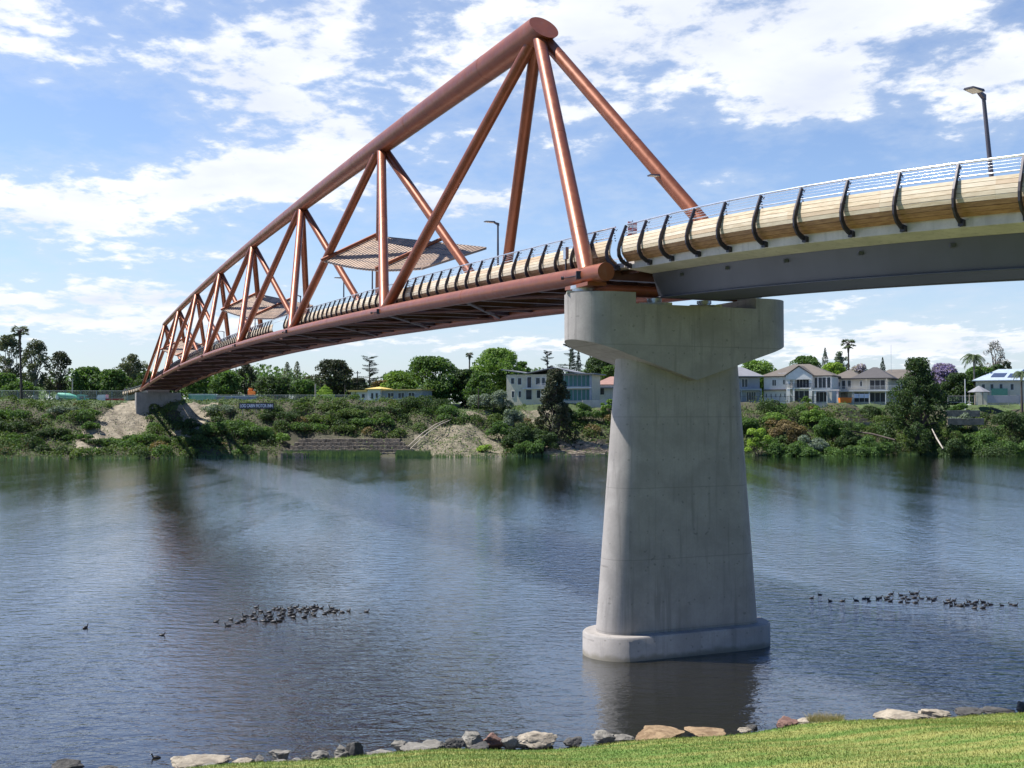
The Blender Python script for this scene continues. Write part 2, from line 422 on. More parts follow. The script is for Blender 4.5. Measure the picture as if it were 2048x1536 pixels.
c = t.mix(t.ramp(t.noise(g, 0.7, 7, 0.7), 0.3, 0.7), (0.15, 0.125, 0.085, 1), (0.36, 0.31, 0.225, 1))
c = t.mix(t.ramp(t.noise(t.mapping(g, scale=(1, 1, 3)), 1.8, 6, 0.7, .5), 0.56, 0.66, 0, .8), c, (0.10, 0.085, 0.055, 1))
t.set(b, 'Base Color', c)
bn = t.node('ShaderNodeBump', inp={'Strength': 1.0, 'Distance': 0.4, 'Height': t.noise(g, 1.4, 7, 0.7, .4)}); t.set(b, 'Normal', bn.outputs[0])
m, t, b = mat('eroded_earth', 0.85)
g = gcoord(t)
c = t.mix(t.ramp(t.noise(g, 0.9, 7, 0.7), 0.3, 0.7), (0.10, 0.085, 0.055, 1), (0.27, 0.235, 0.165, 1))
c = t.mix(t.ramp(t.noise(g, 0.5, 5, 0.7, .4), 0.50, 0.62, 0, .75), c, (0.07, 0.085, 0.03, 1))
t.set(b, 'Base Color', c)
bn = t.node('ShaderNodeBump', inp={'Strength': 1.0, 'Distance': 0.4, 'Height': t.noise(g, 1.4, 7, 0.7, .4)}); t.set(b, 'Normal', bn.outputs[0])
# zones on the bank (centre x, centre y offset from waterline, half sizes)
def zone_tan(x, q):
    w = 1.3 * np.sin(x * .9) + .9 * np.sin(q * 1.1 + x * .3)
    a = ((x + 77.4) / 5.2) ** 2 + ((q - 17) / 14) ** 2 + w * .07 < 1          # beside the far abutment
    a2 = (np.abs(x + 63.2) < 3.2 + w * .5) & (q > 9) & (q < 27)
    c_ = 0 * x + ((x + 9.5) / 9.5) ** 2 + ((q - 6.5) / 9) ** 2 + w * .10 < 1             # eroded slope
    d = (q > 19) & (q < 27) & (np.abs(x + 5 + .3 * q) < 7 + w)
    e = (np.abs(x - 6) < 4) & (q > 18) & (q < 26)
    return a | a2 | c_ | d | e
def zone_brown(x, q): return zone_tan(x, q) & (x > -25)
def grid(name, xs, ys, mats, pick):
    X, Y = np.meshgrid(xs, ys); Z = terr(X, Y); nx, ny = len(xs), len(ys)
    v = np.stack([X, Y, Z], -1).reshape(-1, 3)
    i = np.arange(nx * ny).reshape(ny, nx)
    f = np.stack([i[:-1, :-1], i[:-1, 1:], i[1:, 1:], i[1:, :-1]], -1).reshape(-1, 4)
    me = bpy.data.meshes.new(name); me.from_pydata(v.tolist(), [], f.tolist())
    for mm in mats: me.materials.append(MAT[mm])
    cx = X[:-1, :-1] + 0.4; cy = Y[:-1, :-1] + 0.4
    me.polygons.foreach_set('material_index', pick(cx, cy).astype(np.int32).ravel())
    me.polygons.foreach_set('use_smooth', [True] * len(f)); me.update()
    o = bpy.data.objects.new(name, me); COL.objects.link(o); ORI[o.name] = Vector()
    return tag(o, kind='structure')
grid('river_bank', np.arange(-130, 135, 0.8), np.arange(180, 262, 0.8), ['bank_soil', 'bank_grass', 'sandstone_slope', 'eroded_earth'],
     lambda x, y: np.where(zone_brown(x, y - yw(x)), 3, np.where(zone_tan(x, y - yw(x)), 2, np.where(y - yw(x) > 25, 1, 0))))
xs = np.concatenate([np.linspace(-3000, -131, 24), np.linspace(-130, 134.4, 34), np.linspace(135, 3000, 24)])
gnd = grid('ground', xs, np.concatenate([np.linspace(261.5, 400, 20), np.linspace(420, 4500, 24)]), ['bank_grass'], lambda x, y: x * 0)
for sx in (-1, 1):
    a_, b__ = (-3000, -129.6) if sx < 0 else (134.0, 3000)
    grid('ground', np.linspace(a_, b__, 60), np.concatenate([np.linspace(100, 262.5, 50)]), ['bank_soil'], lambda x, y: x * 0)

# ------------------------------------------------------------------ near bank with mown grass
E0 = np.array([-6.9, 23.2]); E1 = np.array([13.0, 27.6])
ED = (E1 - E0) / np.linalg.norm(E1 - E0); EN = np.array([-ED[1], ED[0]])     # EN points to the river
def near_z(x, y):
    p = np.stack([np.asarray(x, float) - E0[0], np.asarray(y, float) - E0[1]], -1)
    along = p @ ED
    d = -(p @ EN) + 0.25 * np.sin(along * 0.5) + 0.15 * np.sin(along * 1.3 + 1)      # metres inland of the grass edge
    z = np.where(d > 0, 0.62 + 0.255 * d, np.maximum(0.62 + d * 0.75, -1.5))
    z = np.minimum(z, 6.55 + 0.0 * d)
    return z
m, t, b = mat('lawn', 0.9)
g = gcoord(t)
band = t.noise(t.mapping(g, rot=(0, 0, R(-12)), scale=(0.12, 1.0, 1)), 1.1, 5, 0.6, .3)
pt_ = t.noise(g, 2.2, 6, 0.7)
k = t.math('ADD', t.math('MULTIPLY', band, 0.6), t.math('MULTIPLY', pt_, 0.4))
c = t.mix(t.ramp(k, 0.40, 0.60), (0.095, 0.185, 0.018, 1), (0.30, 0.29, 0.075, 1))
c = t.mix(t.ramp(t.noise(g, 30, 4, 0.7), 0.35, 0.7, 0, .6), c, (0.07, 0.11, 0.02, 1))
t.set(b, 'Base Color', c)
MAT['lawn_blades'] = MAT['lawn'].copy()
xs = np.arange(-60, 70, 0.5); ys = np.arange(-12, 40, 0.5)
X, Y = np.meshgrid(xs, ys); Z = near_z(X, Y)
i = np.arange(X.size).reshape(X.shape)
f = np.stack([i[:-1, :-1], i[:-1, 1:], i[1:, 1:], i[1:, :-1]], -1).reshape(-1, 4)
me = bpy.data.meshes.new('grass_bank'); me.from_pydata(np.stack([X, Y, Z], -1).reshape(-1, 3).tolist(), [], f.tolist())
me.materials.append(MAT['lawn']); me.materials.append(MAT['bank_soil'])
zc = Z[:-1, :-1].ravel(); me.polygons.foreach_set('material_index', (zc < 0.45).astype(np.int32))
me.polygons.foreach_set('use_smooth', [True] * len(f)); me.update()
o = bpy.data.objects.new('grass_bank', me); COL.objects.link(o); tag(o, kind='structure')
mb = MB()
for (xa, xb, ya, yb, za, zb__) in ((-3000, 3000, -3000, -11.9, 6.5, 6.5), (-3000, -59.9, -11.9, 14, 6.5, .9), (69.4, 3000, -11.9, 36, 6.5, .9), (-3000, -59.9, 14, 22, .9, -1), (69.4, 3000, 36, 44, .9, -1)):
    mb.add([(xa, ya, za), (xb, ya, za), (xb, yb, zb__), (xa, yb, zb__)], [(0, 1, 2, 3)])
tag(mb.build('ground', 'park_ground'), kind='structure')
# blades
N = 230000
al = rng.uniform(-3, 30, N); dd = rng.uniform(-0.25, 12.5, N) ** 1.0
xy = E0 + al[:, None] * ED - dd[:, None] * EN
dd2 = dd + 0.25 * np.sin(al * 0.5) + 0.15 * np.sin(al * 1.3 + 1)
ok = dd2 > -0.12; xy = xy[ok]; N = len(xy)
z = near_z(xy[:, 0], xy[:, 1])
hgt = rng.uniform(0.018, 0.045, N) * np.where(rng.random(N) < .03, 1.8, 1); th = rng.uniform(0, 2 * np.pi, N); wd = rng.uniform(0.005, 0.010, N)
ln = rng.normal(0, 0.022, (N, 2))
V = np.zeros((N, 3, 3))
V[:, 0, 0] = xy[:, 0] - np.cos(th) * wd; V[:, 0, 1] = xy[:, 1] - np.sin(th) * wd; V[:, 0, 2] = z - .01
V[:, 1, 0] = xy[:, 0] + np.cos(th) * wd; V[:, 1, 1] = xy[:, 1] + np.sin(th) * wd; V[:, 1, 2] = z - .01
V[:, 2, 0] = xy[:, 0] + ln[:, 0]; V[:, 2, 1] = xy[:, 1] + ln[:, 1]; V[:, 2, 2] = z + hgt
tag(quads('mown_grass', V, 'lawn_blades', k=3), 'short mown green and straw coloured grass on the near bank', 'grass', kind='stuff')

# ------------------------------------------------------------------ bridge frame
PHI = 0.4011
UX, UY = -math.sin(PHI), math.cos(PHI); VX, VY = math.cos(PHI), math.sin(PHI)
def B(s, a, z): return Vector((2.8275 + UX * s + VX * a, 35.6643 + UY * s + VY * a, z + CAMZ))
UV = Vector((UX, UY, 0)); VV = Vector((VX, VY, 0))
W_ = 6.8188
def zb(s): return 4.577 + 2.0528 * (1 - ((s - 100) / 100) ** 2)
def zt(s): return 18.3872 - 1.6267 * ((s - 100) / 100) ** 2
SB = [0.72] + [25.0 * i for i in range(1, 8)] + [199.28]
ST = [12.5 - .2] + [12.5 + 25 * i for i in range(1, 7)] + [187.5 + .2]
def rt(s): return float(np.interp(s, [12, 37, 62, 87, 137, 190], [.655, .635, .575, .51, .45, .43]))

def pier(s0, a0, name, label, zcap=4.0):
    root = thing(name, B(s0, a0, -CAMZ), label, 'bridge pier')
    def ring(r, hl, n=20, off=0.0):
        out = []
        for k in range(n + 1):
            th = -math.pi / 2 + math.pi * k / n; out.append((r * math.sin(th), hl + r * math.cos(th)))
        for k in range(n + 1):
            th = math.pi / 2 + math.pi * k / n; out.append((r * math.sin(th), -hl + r * math.cos(th)))
        return out
    def loft(levels):
        mb = MB(); n = None; vs = []
        for (r, hl, z) in levels:
            rr = ring(r, hl); n = len(rr); vs += [B(s0 + p, a0 + q, z) for p, q in rr]
        fs = []
        for L in range(len(levels) - 1):
            for k in range(n):
                k2 = (k + 1) % n; fs.append((L * n + k2, L * n + k, (L + 1) * n + k, (L + 1) * n + k2))
        mb.add(vs, fs, 0, True)
        mb.add(vs[:n], [tuple(range(n))]); mb.add(vs[-n:], [tuple(range(n))[::-1]])
        return mb
    # foot at the water
    o = loft([(1.30, 2.27, -9.8), (1.30, 2.27, -7.48), (1.24, 2.27, -7.42)]).build('footing', 'pier_concrete', root)
    # column: slightly recessed front and back panels with grooves
    r0, h0, r1, h1 = .85, 2.27, .85, 1.40
    o = loft([(r0, h0, -7.43), (r1, h1, 2.9)]).build('column', 'pier_concrete', root)
    g_ = MB()
    for sg in (-1, 1):
        for hh0, hh1 in ((h0 - .02, h1 - .02),):
            for side in (-1, 1):
                pass
    # cap
    H, r = 3.0, 1.25
    av = sorted(set([round(-H - r * math.cos(k * math.pi / 32), 5) for k in range(0, 17)] + [round(H + r * math.cos(k * math.pi / 32), 5) for k in range(0, 17)] +
                    [0.0] + list(np.linspace(-H, H, 9))))
    nl, nr = 1.30 - 3.65, 6.10 - 3.65
    secs = []
    def half(q):
        e = max(0, abs(q) - H); return math.sqrt(max(1e-4, r * r - e * e))
    def zbot(q): return 1.10 + 1.35 * min(1, abs(q) / 4.25)
    def ztop(q): return zcap
    al = sorted(av + [nl, nr]); prev = None
    mb = MB()
    def sec(q, zt_): return [B(s0 - half(q), a0 + q, zbot(q)), B(s0 - half(q), a0 + q, zt_), B(s0 + half(q), a0 + q, zt_), B(s0 + half(q), a0 + q, zbot(q))]
    lst = []
    for q in al:
        if q == nl: lst += [(q, zcap), (q, zcap - .37)]
        elif q == nr: lst += [(q, zcap - .37), (q, zcap)]
        else: lst.append((q, zcap - .37 if nl < q < nr else zcap))
    vs = []
    for q, z_ in lst: vs += sec(q, z_)
    fs = []
    for i_ in range(len(lst) - 1):
        o_ = i_ * 4
        if lst[i_][0] == lst[i_ + 1][0]:
            fs.append((o_ + 1, o_ + 5, o_ + 6, o_ + 2)); continue
        for k in range(4):
            k2 = (k + 1) % 4; fs.append((o_ + k, o_ + k2, o_ + 4 + k2, o_ + 4 + k))
    mb.add(vs, fs)
    cap = mb.build('pier_cap', 'pier_concrete', root)
    me = cap.data
    return root
near_pier = pier(1.0, 3.65, 'bridge_pier', 'tall grey concrete hammerhead pier standing in the river near the viewer')
# smooth shade the rounded ends of the cap only
for ch in near_pier.children:
    if ch.name.startswith('pier_cap'):
        bpy.context.view_layer.objects.active = ch
        ch.data.polygons.foreach_set('use_smooth', [True] * len(ch.data.polygons))
        ch.data.set_sharp_from_angle(angle=R(28))
# bearing plinths on the pier
def bearing(name, c, label, r=.38, h=.3):
    rt_ = thing(name, c, label, 'bearing')
    mb = MB(); mb.box((c.x, c.y, c.z + .04), (1.1, .9, .08)); mb.build('base_plate', 'bearing_steel', rt_)
    mb = MB(); mb.sweep([c + Vector((0, 0, .08)), c + Vector((0, 0, h * .6))], r, 24); mb.sweep([c + Vector((0, 0, h * .6)), c + Vector((0, 0, h))], r * 1.15, 24)
    mb.build('bearing_disc', 'galvanised', rt_)
    return rt_

# ------------------------------------------------------------------ truss
bridge = thing('truss_bridge', B(100, W_ / 2, 5.0), 'long copper coloured steel tube truss footbridge spanning the river', 'footbridge')
CP = 'copper_paint'
for a in (0, W_):
    mb = MB(); ss = [-0.6] + list(np.linspace(1, 199, 60)) + [200.6]
    mb.sweep([B(s, a, zb(max(0, min(200, s)))) for s in ss], .305, 28)
    for sj in [25 * k + 12.3 for k in range(8)]:          # butt weld bands
        mb.sweep([B(sj, a, zb(sj)), B(sj + .05, a, zb(sj + .05))], .311, 28)
    mb.build('bottom_chord', CP, bridge)
# top chord with raked end faces
mb = MB(); n = 32; ss = [ST[0] - .65] + list(np.linspace(ST[0], ST[-1], 50)) + [ST[-1] + .65]
vs = []
for i_, s in enumerate(ss):
    r_ = rt(s)
    for k in range(n):
        th = 2 * math.pi * k / n; off = 0
        if i_ == 0: off = 0.92 * r_ * math.sin(th)
        if i_ == len(ss) - 1: off = -0.92 * r_ * math.sin(th)
        vs.append(B(s + off, W_ / 2 + r_ * math.cos(th), zt(s) + r_ * math.sin(th)))
fs = [(i_ * n + k, (i_ + 1) * n + k, (i_ + 1) * n + (k + 1) % n, i_ * n + (k + 1) % n) for i_ in range(len(ss) - 1) for k in range(n)]
mb.add(vs, fs, 0, True)
mb.add(vs[:n], [tuple(range(n))]); mb.add(vs[-n:], [tuple(range(n))[::-1]])
for k in range(15):
    s_ = ST[0] + 6 + 12.4 * k
    if s_ < ST[-1]: mb.sweep([B(s_, W_ / 2, zt(s_)), B(s_ + .06, W_ / 2, zt(s_ + .06))], rt(s_) + .007, 32)
mb.build('top_chord', CP, bridge)
for i_ in range(8):
    Tn = B(ST[i_], W_ / 2, zt(ST[i_]))
    for a in (0, W_):
        for j in (i_, i_ + 1):
            Bn = B(SB[j], a, zb(SB[j]))
            mb = MB(); d = (Bn - Tn).normalized()
            mb.sweep([Tn + d * .25, Bn - d * .15], .285, 22)
            L_ = (Bn - Tn).length
            for q_ in (.12, .5, .86): mb.sweep([Tn + d * L_ * q_, Tn + d * (L_ * q_ + .045)], .290, 22)
            mb.build('strut', CP, bridge)
# node brackets and restraint cables on the bottom chord
for j in range(0, 8):
    for a, sg in ((0, -1),):
        p = B(SB[j] + .1, a, zb(SB[j])) - VV * .30
        mb = MB(); mb.box((p.x, p.y, p.z), (.16, .3, .26)); q = B(SB[j] + 1.1, a, zb(SB[j]) + .02) - VV * .34
        mb.sweep([p, q], .018, 6); mb.sweep([q - VV * .02, q - VV * .1 + UV * .05], .06, 8)
        mb.build('cable_bracket', 'charcoal_steel', bridge)
# end saddle over the bearing
for a in (0, W_):
    mb = MB(); c = B(.9, a, zb(.9) - .36)
    M = Matrix.Translation(c) @ Matrix.Rotation(PHI, 4, 'Z')
    mb.box((0, 0, 0), (.7, 1.7, .12), M); mb.box((0, -.55, .1), (.12, .12, .22), M); mb.box((0, .55, .1), (.12, .12, .22), M)
    mb.build('bearing_saddle', CP, bridge)
# deck: slab, cross beams, longitudinal tubes, wind bracing
AC = W_ / 2; DW = 2.3
DZ = .45
def slab(mb, smp, hw, ztop, zbot):
    vs = []
    for s in smp: vs += [B(s, AC - hw, ztop(s)), B(s, AC + hw, ztop(s)), B(s, AC + hw, zbot(s)), B(s, AC - hw, zbot(s))]
    fs = []
    for i_ in range(len(smp) - 1):
        for k in range(4):
            k2 = (k + 1) % 4; fs.append((i_ * 4 + k2, i_ * 4 + k, i_ * 4 + 4 + k, i_ * 4 + 4 + k2))
    fs += [(0, 1, 2, 3), tuple(len(smp) * 4 - 4 + k for k in (3, 2, 1, 0))]
    mb.add(vs, fs)
smp = list(np.linspace(.15, 199.8, 70))
mb = MB(); slab(mb, smp, DW, lambda s: zb(s) + DZ, lambda s: zb(s) + DZ - .16); mb.build('deck_slab', 'deck_concrete', bridge)
sx = np.arange(1.2, 199.5, 3.125)
for s in sx:
    mb = MB(); z0 = zb(s)
    for zz, ww, hh in ((z0 + .26, .26, .03), (z0 + .1, .025, .3), (z0 - .06, .26, .03)):
        a0_, a1_ = .28, W_ - .28
        P4 = [B(s - ww / 2, a0_, zz - hh / 2), B(s - ww / 2, a1_, zz - hh / 2), B(s + ww / 2, a1_, zz - hh / 2), B(s + ww / 2, a0_, zz - hh / 2)]
        mb.hexa(P4 + [p + Vector((0, 0, hh)) for p in P4])
    mb.build('cross_beam', 'copper_paint_shaded', bridge)
for a in (1.6, 2.8, 4.0, 5.2):
    mb = MB(); mb.sweep([B(s, a, zb(s) + .2) for s in smp], .07, 8); mb.build('stringer', 'copper_paint_shaded', bridge)
for j in range(8):
    s0_, s1_ = SB[j], SB[j + 1]; md = (s0_ + s1_) / 2
    for (sa, aa, sb_, ab) in ((s0_, 0, md, W_), (md, W_, s1_, 0), (s0_, W_, md, 0), (md, 0, s1_, W_)):
        mb = MB(); mb.sweep([B(sa, aa, zb(sa) - .12), B(sb_, ab, zb(sb_) - .12)], .085, 10); mb.build('wind_brace', 'copper_paint_shaded', bridge)
mb = MB()
for s in (3.0,):
    mb.sweep([B(s - 1.9, .3, zb(s) - .5), B(s - 1.9, W_ - .3, zb(s) - .5)], .2, 16)
mb.build('end_crosshead', CP, bridge)

# ------------------------------------------------------------------ railing generator along a path
def straight(s): return B(s, AC, zb(max(0, min(200, s))) + DZ), VV
ARC0, RR = -3.0, 27.0
ZA = 4.577 + DZ
def approach(d):
    """centreline of the approach; d metres from the truss end towards the near bank"""
    if d < 3.0: return B(-d, AC, ZA - .041 * d), VV
    th = (d - 3.0) / RR
    s = -3.0 - RR * math.sin(th); a = AC + RR * (1 - math.cos(th))
    v = VV * math.cos(th) + UV * math.sin(th)
    return B(s, a, ZA - .041 * d), v
PROF = [(2.31, -.13), (2.50, -.11), (2.67, .0), (2.77, .17), (2.785, .36), (2.74, .56), (2.50, 1.18)]
def post_mesh(name):
    mb = MB(); hd, ht = .058, .025; vs = []
    pr = PROF
    for i_, (o_, z_) in enumerate(pr):
        p0 = Vector(pr[max(0, i_ - 1)]); p1 = Vector(pr[min(len(pr) - 1, i_ + 1)]); d = (p1 - p0).normalized(); nn_ = Vector((d.y, -d.x))
        w_ = hd * (1.1 if i_ in (1, 2, 3) else 1.0 if i_ < 6 else .75)
        for sg, tt in ((1, -1), (1, 1), (-1, 1), (-1, -1)):
            q = Vector((o_, z_)) + nn_ * sg * w_
            vs.append((q.x - 2.5, tt * ht, q.y))
    fs = []
    for i_ in range(len(pr) - 1):
        for k in range(4):
            k2 = (k + 1) % 4; fs.append((i_ * 4 + k, i_ * 4 + k2, i_ * 4 + 4 + k2, i_ * 4 + 4 + k))
    e = len(pr) * 4; fs += [(3, 2, 1, 0), (e - 4, e - 3, e - 2, e - 1)]
    mb.add(vs, fs)
    mb.box((2.36 - 2.5, 0, -.16), (.16, .13, .14))          # foot plate with bolts
    for k in range(5):                                       # cable lugs on the inner edge
        mb.box((2.44 - 2.5 + .02 * (4 - k) * .8, 0, 1.10 - .085 * k), (.05, .02, .03))
    mb.sweep([(-.02, 0, 1.16), (-.10, 0, 1.10), (-.13, 0, 1.16)], .012, 5)
    me = bpy.data.meshes.new(name); me.from_pydata([tuple(v) for v in mb.v], [], mb.f); me.materials.append(MAT['charcoal_steel']); me.update()
    return me
POST = post_mesh('railing_post')
def mk_rail(parent, path, side, d0, d1, step, maxposts, label, gap=None, timber=True, posts_from=None):
    """side -1 left, +1 right of the centreline; returns the railing part"""
    ds = np.linspace(d0, d1, max(2, int(abs(d1 - d0) / step) + 1))
    def at(d, o_, z_):
        c, v = path(d); return c + v * (side * o_) + Vector((0, 0, z_))
    spans = [(d0, d1)] if not gap else [(d0, gap[0]), (gap[1], d1)]
    mb = MB()
    mb.sweep([at(d, 2.44, 1.225) for d in ds], .030, 8)
    mb.sweep([at(d, 2.60, .87) for d in ds], .017, 6)
    for zc, oc in ((1.14, 2.50), (1.06, 2.53), (.98, 2.56)):
        for (e0, e1) in spans:
            dd_ = np.linspace(e0, e1, max(2, int(abs(e1 - e0) / 2.7)))
            mb.sweep([at(d, oc, zc) for d in dd_], .006, 4, False)
    rail = mb.build('railing', 'stainless', parent)
    if label: rail['label'] = label
    if timber:
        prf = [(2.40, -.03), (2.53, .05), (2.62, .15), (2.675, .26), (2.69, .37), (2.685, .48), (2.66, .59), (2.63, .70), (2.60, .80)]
        for (e0, e1) in spans:
            mb = MB()
            nn_ = max(1, int(round(abs(e1 - e0) / (step * 2)))); edges = np.linspace(e0, e1, nn_ + 1)
            for q in range(len(prf) - 1):
                (oa, za), (ob, zb_) = prf[q], prf[q + 1]
                L_ = math.hypot(ob - oa, zb_ - za); gx = .006 / L_
                oa2, za2 = oa + (ob - oa) * gx, za + (zb_ - za) * gx; ob2, zb2 = ob - (ob - oa) * gx, zb_ - (zb_ - za) * gx
                nx_, nz_ = (zb_ - za) / L_ * .05, -(ob - oa) / L_ * .05
                for k in range(nn_):
                    sub = 2
                    j_ = random.uniform(-.003, .003)
                    for u in range(sub):
                        ea = edges[k] + (edges[k + 1] - edges[k]) * u / sub; eb = edges[k] + (edges[k + 1] - edges[k]) * (u + 1) / sub
                        if u == 0: vs = [at(ea, oa2 + j_, za2), at(ea, ob2 + j_, zb2), at(ea, ob2 - nx_ + j_, zb2 - nz_), at(ea, oa2 - nx_ + j_, za2 - nz_)]
                        vs += [at(eb, oa2 + j_, za2), at(eb, ob2 + j_, zb2), at(eb, ob2 - nx_ + j_, zb2 - nz_), at(eb, oa2 - nx_ + j_, za2 - nz_)]
                    fs = []
                    for u in range(sub):
                        for w in range(4):
                            w2 = (w + 1) % 4; fs.append((u * 4 + w, u * 4 + w2, u * 4 + 4 + w2, u * 4 + 4 + w))
                    fs += [(0, 1, 2, 3), tuple(sub * 4 + w for w in (3, 2, 1, 0))]
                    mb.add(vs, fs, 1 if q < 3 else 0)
            mb.build('timber_cladding', ['timber', 'timber_brown'], rail)
    cnt = 0; rest = MB()
    for d in ds:
        if gap and gap[0] + .1 < d < gap[1] - .1: continue
        c, v = path(d); p = c + v * (side * 2.5)
        o_ = v * side; t_ = Vector((0, 0, 1)).cross(o_)
        M = Matrix((( o_.x, t_.x, 0, p.x), (o_.y, t_.y, 0, p.y), (0, 0, 1, p.z), (0, 0, 0, 1)))
        if cnt < maxposts:
            po = bpy.data.objects.new('railing_post', POST); COL.objects.link(po); po.parent = rail
            M2 = M.copy(); M2.translation = p - ORI[rail.name]; po.matrix_local = M2
        else:
            rest.add([M @ vv.co for vv in POST.vertices], [tuple(pp.vertices) for pp in POST.polygons])
        cnt += 1
    if rest.v: r_ = rest.build('railing_post', 'charcoal_steel', rail); r_['kind'] = 'stuff'
    return rail
def edge_straight(s): return B(s, AC, zb(max(0, min(200, s))) + DZ), VV
mk_rail(bridge, edge_straight, -1, .55, 199.5, 1.345, 70, 'timber clad railing on the side facing the viewer', gap=(56.6, 61.7))
mk_rail(bridge, edge_straight, 1, .55, 199.5, 1.345, 30, 'timber clad railing on the far side')

# ------------------------------------------------------------------ shade canopies (louvred) hung in three bays
simple('canopy_slat', (0.36, 0.26, 0.19), 0.5, 0.1, 0.25, 1.0)
def canopy(shift, dz):
    d0 = UV * shift + Vector((0, 0, dz))
    A = Vector((-13.57, 77.2, 10.83 + CAMZ)) + d0; Bq = Vector((-5.69, 67.7, 9.0 + CAMZ)) + d0
    Cq = Vector((-1.69, 69.0, 10.5 + CAMZ)) + d0; D = Vector((-9.97, 78.5, 12.8 + CAMZ)) + d0
    def S(u, w):   # u along the bridge, w across
        p = (A * (1 - u) + Bq * u) * (1 - w) + (D * (1 - u) + Cq * u) * w
        return p + Vector((0, 0, -.35 * math.sin(u * math.pi) * (1 - w)))
    mb = MB(); n_ = 34
    for k in range(n_ + 1):
        u = k / n_
        pts = [S(u, w / 6) for w in range(7)]
        for q in range(6):
            e = (S(min(1, u + .01), q / 6) - S(max(0, u - .01), q / 6)).normalized() * .10
            p, r_ = pts[q], pts[q + 1]
            z_ = Vector((0, 0, .075))
            mb.hexa([p - e - z_, r_ - e - z_, r_ + e - z_, p + e - z_, p - e + z_, r_ - e + z_, r_ + e + z_, p + e + z_])
    root = mb.build('shade_canopy', 'canopy_slat', bridge)
    root['label'] = 'slatted shade canopy hung in the truss'
    mb = MB()
    for w in (0, .2, .4, .6, .8, 1):
        mb.sweep([S(k / 8, w) + Vector((0, 0, .05)) for k in range(9)], .035, 6)
    mb.build('purlin', 'charcoal_steel', root)
    for u in (.04, .62):
        mb = MB(); mb.sweep([S(u, -.08) + Vector((0, 0, .26)), S(u, 1.06) + Vector((0, 0, .26))], .13, 14); mb.build('support_tube', CP, root)
for sh, dz in ((0, 0), (50, .85), (125, .35)): canopy(sh, dz)

# bearings between pier and superstructure
bearing('bridge_bearing', B(1.1, 0.0, 4.0), 'round steel bearing on the left end of the pier under the copper chord end', .36, .29)
bearing('bridge_bearing', B(1.1, W_, 4.0), 'round steel bearing on the right end of the pier behind the grey girder', .36, .29)
bearing('girder_bearing', B(.35, 2.35, 3.63), 'low steel bearing in the pier notch, left one under the grey girder', .22, .25)
bearing('girder_bearing', B(.35, 4.35, 3.63), 'low steel bearing in the pier notch, right one under the grey girder', .22, .25)

# ------------------------------------------------------------------ approach span
appr = thing('approach_span', approach(14)[0], 'curved approach deck on a dark grey steel girder right of the pier', 'footbridge')
ds = np.linspace(.0, 34, 46)
mb = MB(); vs = []
prof = [(-2.32, 0), (2.32, 0), (2.32, -.25), (1.5, -.35), (-1.5, -.35), (-2.32, -.25)]
for d in np.linspace(.15, 34, 46):
    c, v = approach(d)
    vs += [c + v * p + Vector((0, 0, z_)) for p, z_ in prof]
n = len(prof); fs = [(i_ * n + (k + 1) % n, i_ * n + k, i_ * n + n + k, i_ * n + n + (k + 1) % n) for i_ in range(45) for k in range(n)]
fs += [tuple(range(n)), tuple(45 * n + k for k in range(n))[::-1]]
mb.add(vs, fs); mb.build('deck_slab', 'deck_concrete', appr)
mb = MB(); vs = []
prof = [(-1.45, -.353), (1.45, -.353), (1.2, -1.15), (-1.2, -1.15)]
dd_ = np.linspace(.2, 34, 46)
for d in dd_:
    c, v = approach(d)
    vs += [c + v * p + Vector((0, 0, z_)) for p, z_ in prof]
n = 4; fs = [(i_ * n + (k + 1) % n, i_ * n + k, i_ * n + n + k, i_ * n + n + (k + 1) % n) for i_ in range(45) for k in range(n)]
fs += [tuple(range(n)), tuple(45 * n + k for k in range(n))[::-1]]
mb.add(vs, fs)
for sg in (-1, 1):     # bottom flange lips and bolt bosses
    lip = []
    for d in dd_:
        c, v = approach(d); lip.append(c + v * (sg * 1.27) + Vector((0, 0, -1.155)))
    mb.sweep(lip, .03, 6)
    for d in np.arange(2.0, 33, 2.4):
        c, v = approach(d); p = c + v * (sg * 1.43) + Vector((0, 0, -.52)); mb.box((p.x, p.y, p.z), (.11, .11, .09))
mb.build('box_girder', 'grey_girder', appr)
mk_rail(appr, approach, -1, .3, 33.5, 1.32, 40, 'timber clad railing on the side facing the viewer')
mk_rail(appr, approach, 1, .3, 33.5, 1.32, 40, 'timber clad railing on the far side')
# near abutment of the approach, out of the frame to the right
c, v = approach(33); t_ = Vector((-v.y, v.x, 0))
mb = MB(); M = Matrix(((v.x, t_.x, 0, c.x), (v.y, t_.y, 0, c.y), (0, 0, 1, 0), (0, 0, 0, 1)))
mb.box((0, 0, (c.z - 1.15) / 2 - .6), (5, 1.6, c.z - 1.15 + 1.2), M)
tag(mb.build('abutment', 'pier_concrete', loc=(c.x, c.y, 0)), 'concrete abutment carrying the near end of the curved approach', 'abutment')
# striped board behind the railing above the pier
p = approach(.1)[0] - VV * 2.15
sb_ = thing('hazard_board', p, 'small red and white striped board standing at the railing above the pier', 'sign')
simple('red_stripe', (0.45, 0.10, 0.09), 0.5); simple('white_stripe', (0.75, 0.74, 0.72), 0.5)
mb = MB(); M = Matrix.Translation(p + Vector((0, 0, 1.05))) @ Matrix.Rotation(PHI, 4, 'Z')
for k in range(6): mb.box((0, 0, -.25 + .1 * k), (.34, .02, .098), M, k % 2)
mb.build('board', ['white_stripe', 'red_stripe'], sb_)
mb = MB(); mb.sweep([p, p + Vector((0, 0, 1.4))], .02, 6); mb.build('post', 'galvanised', sb_)
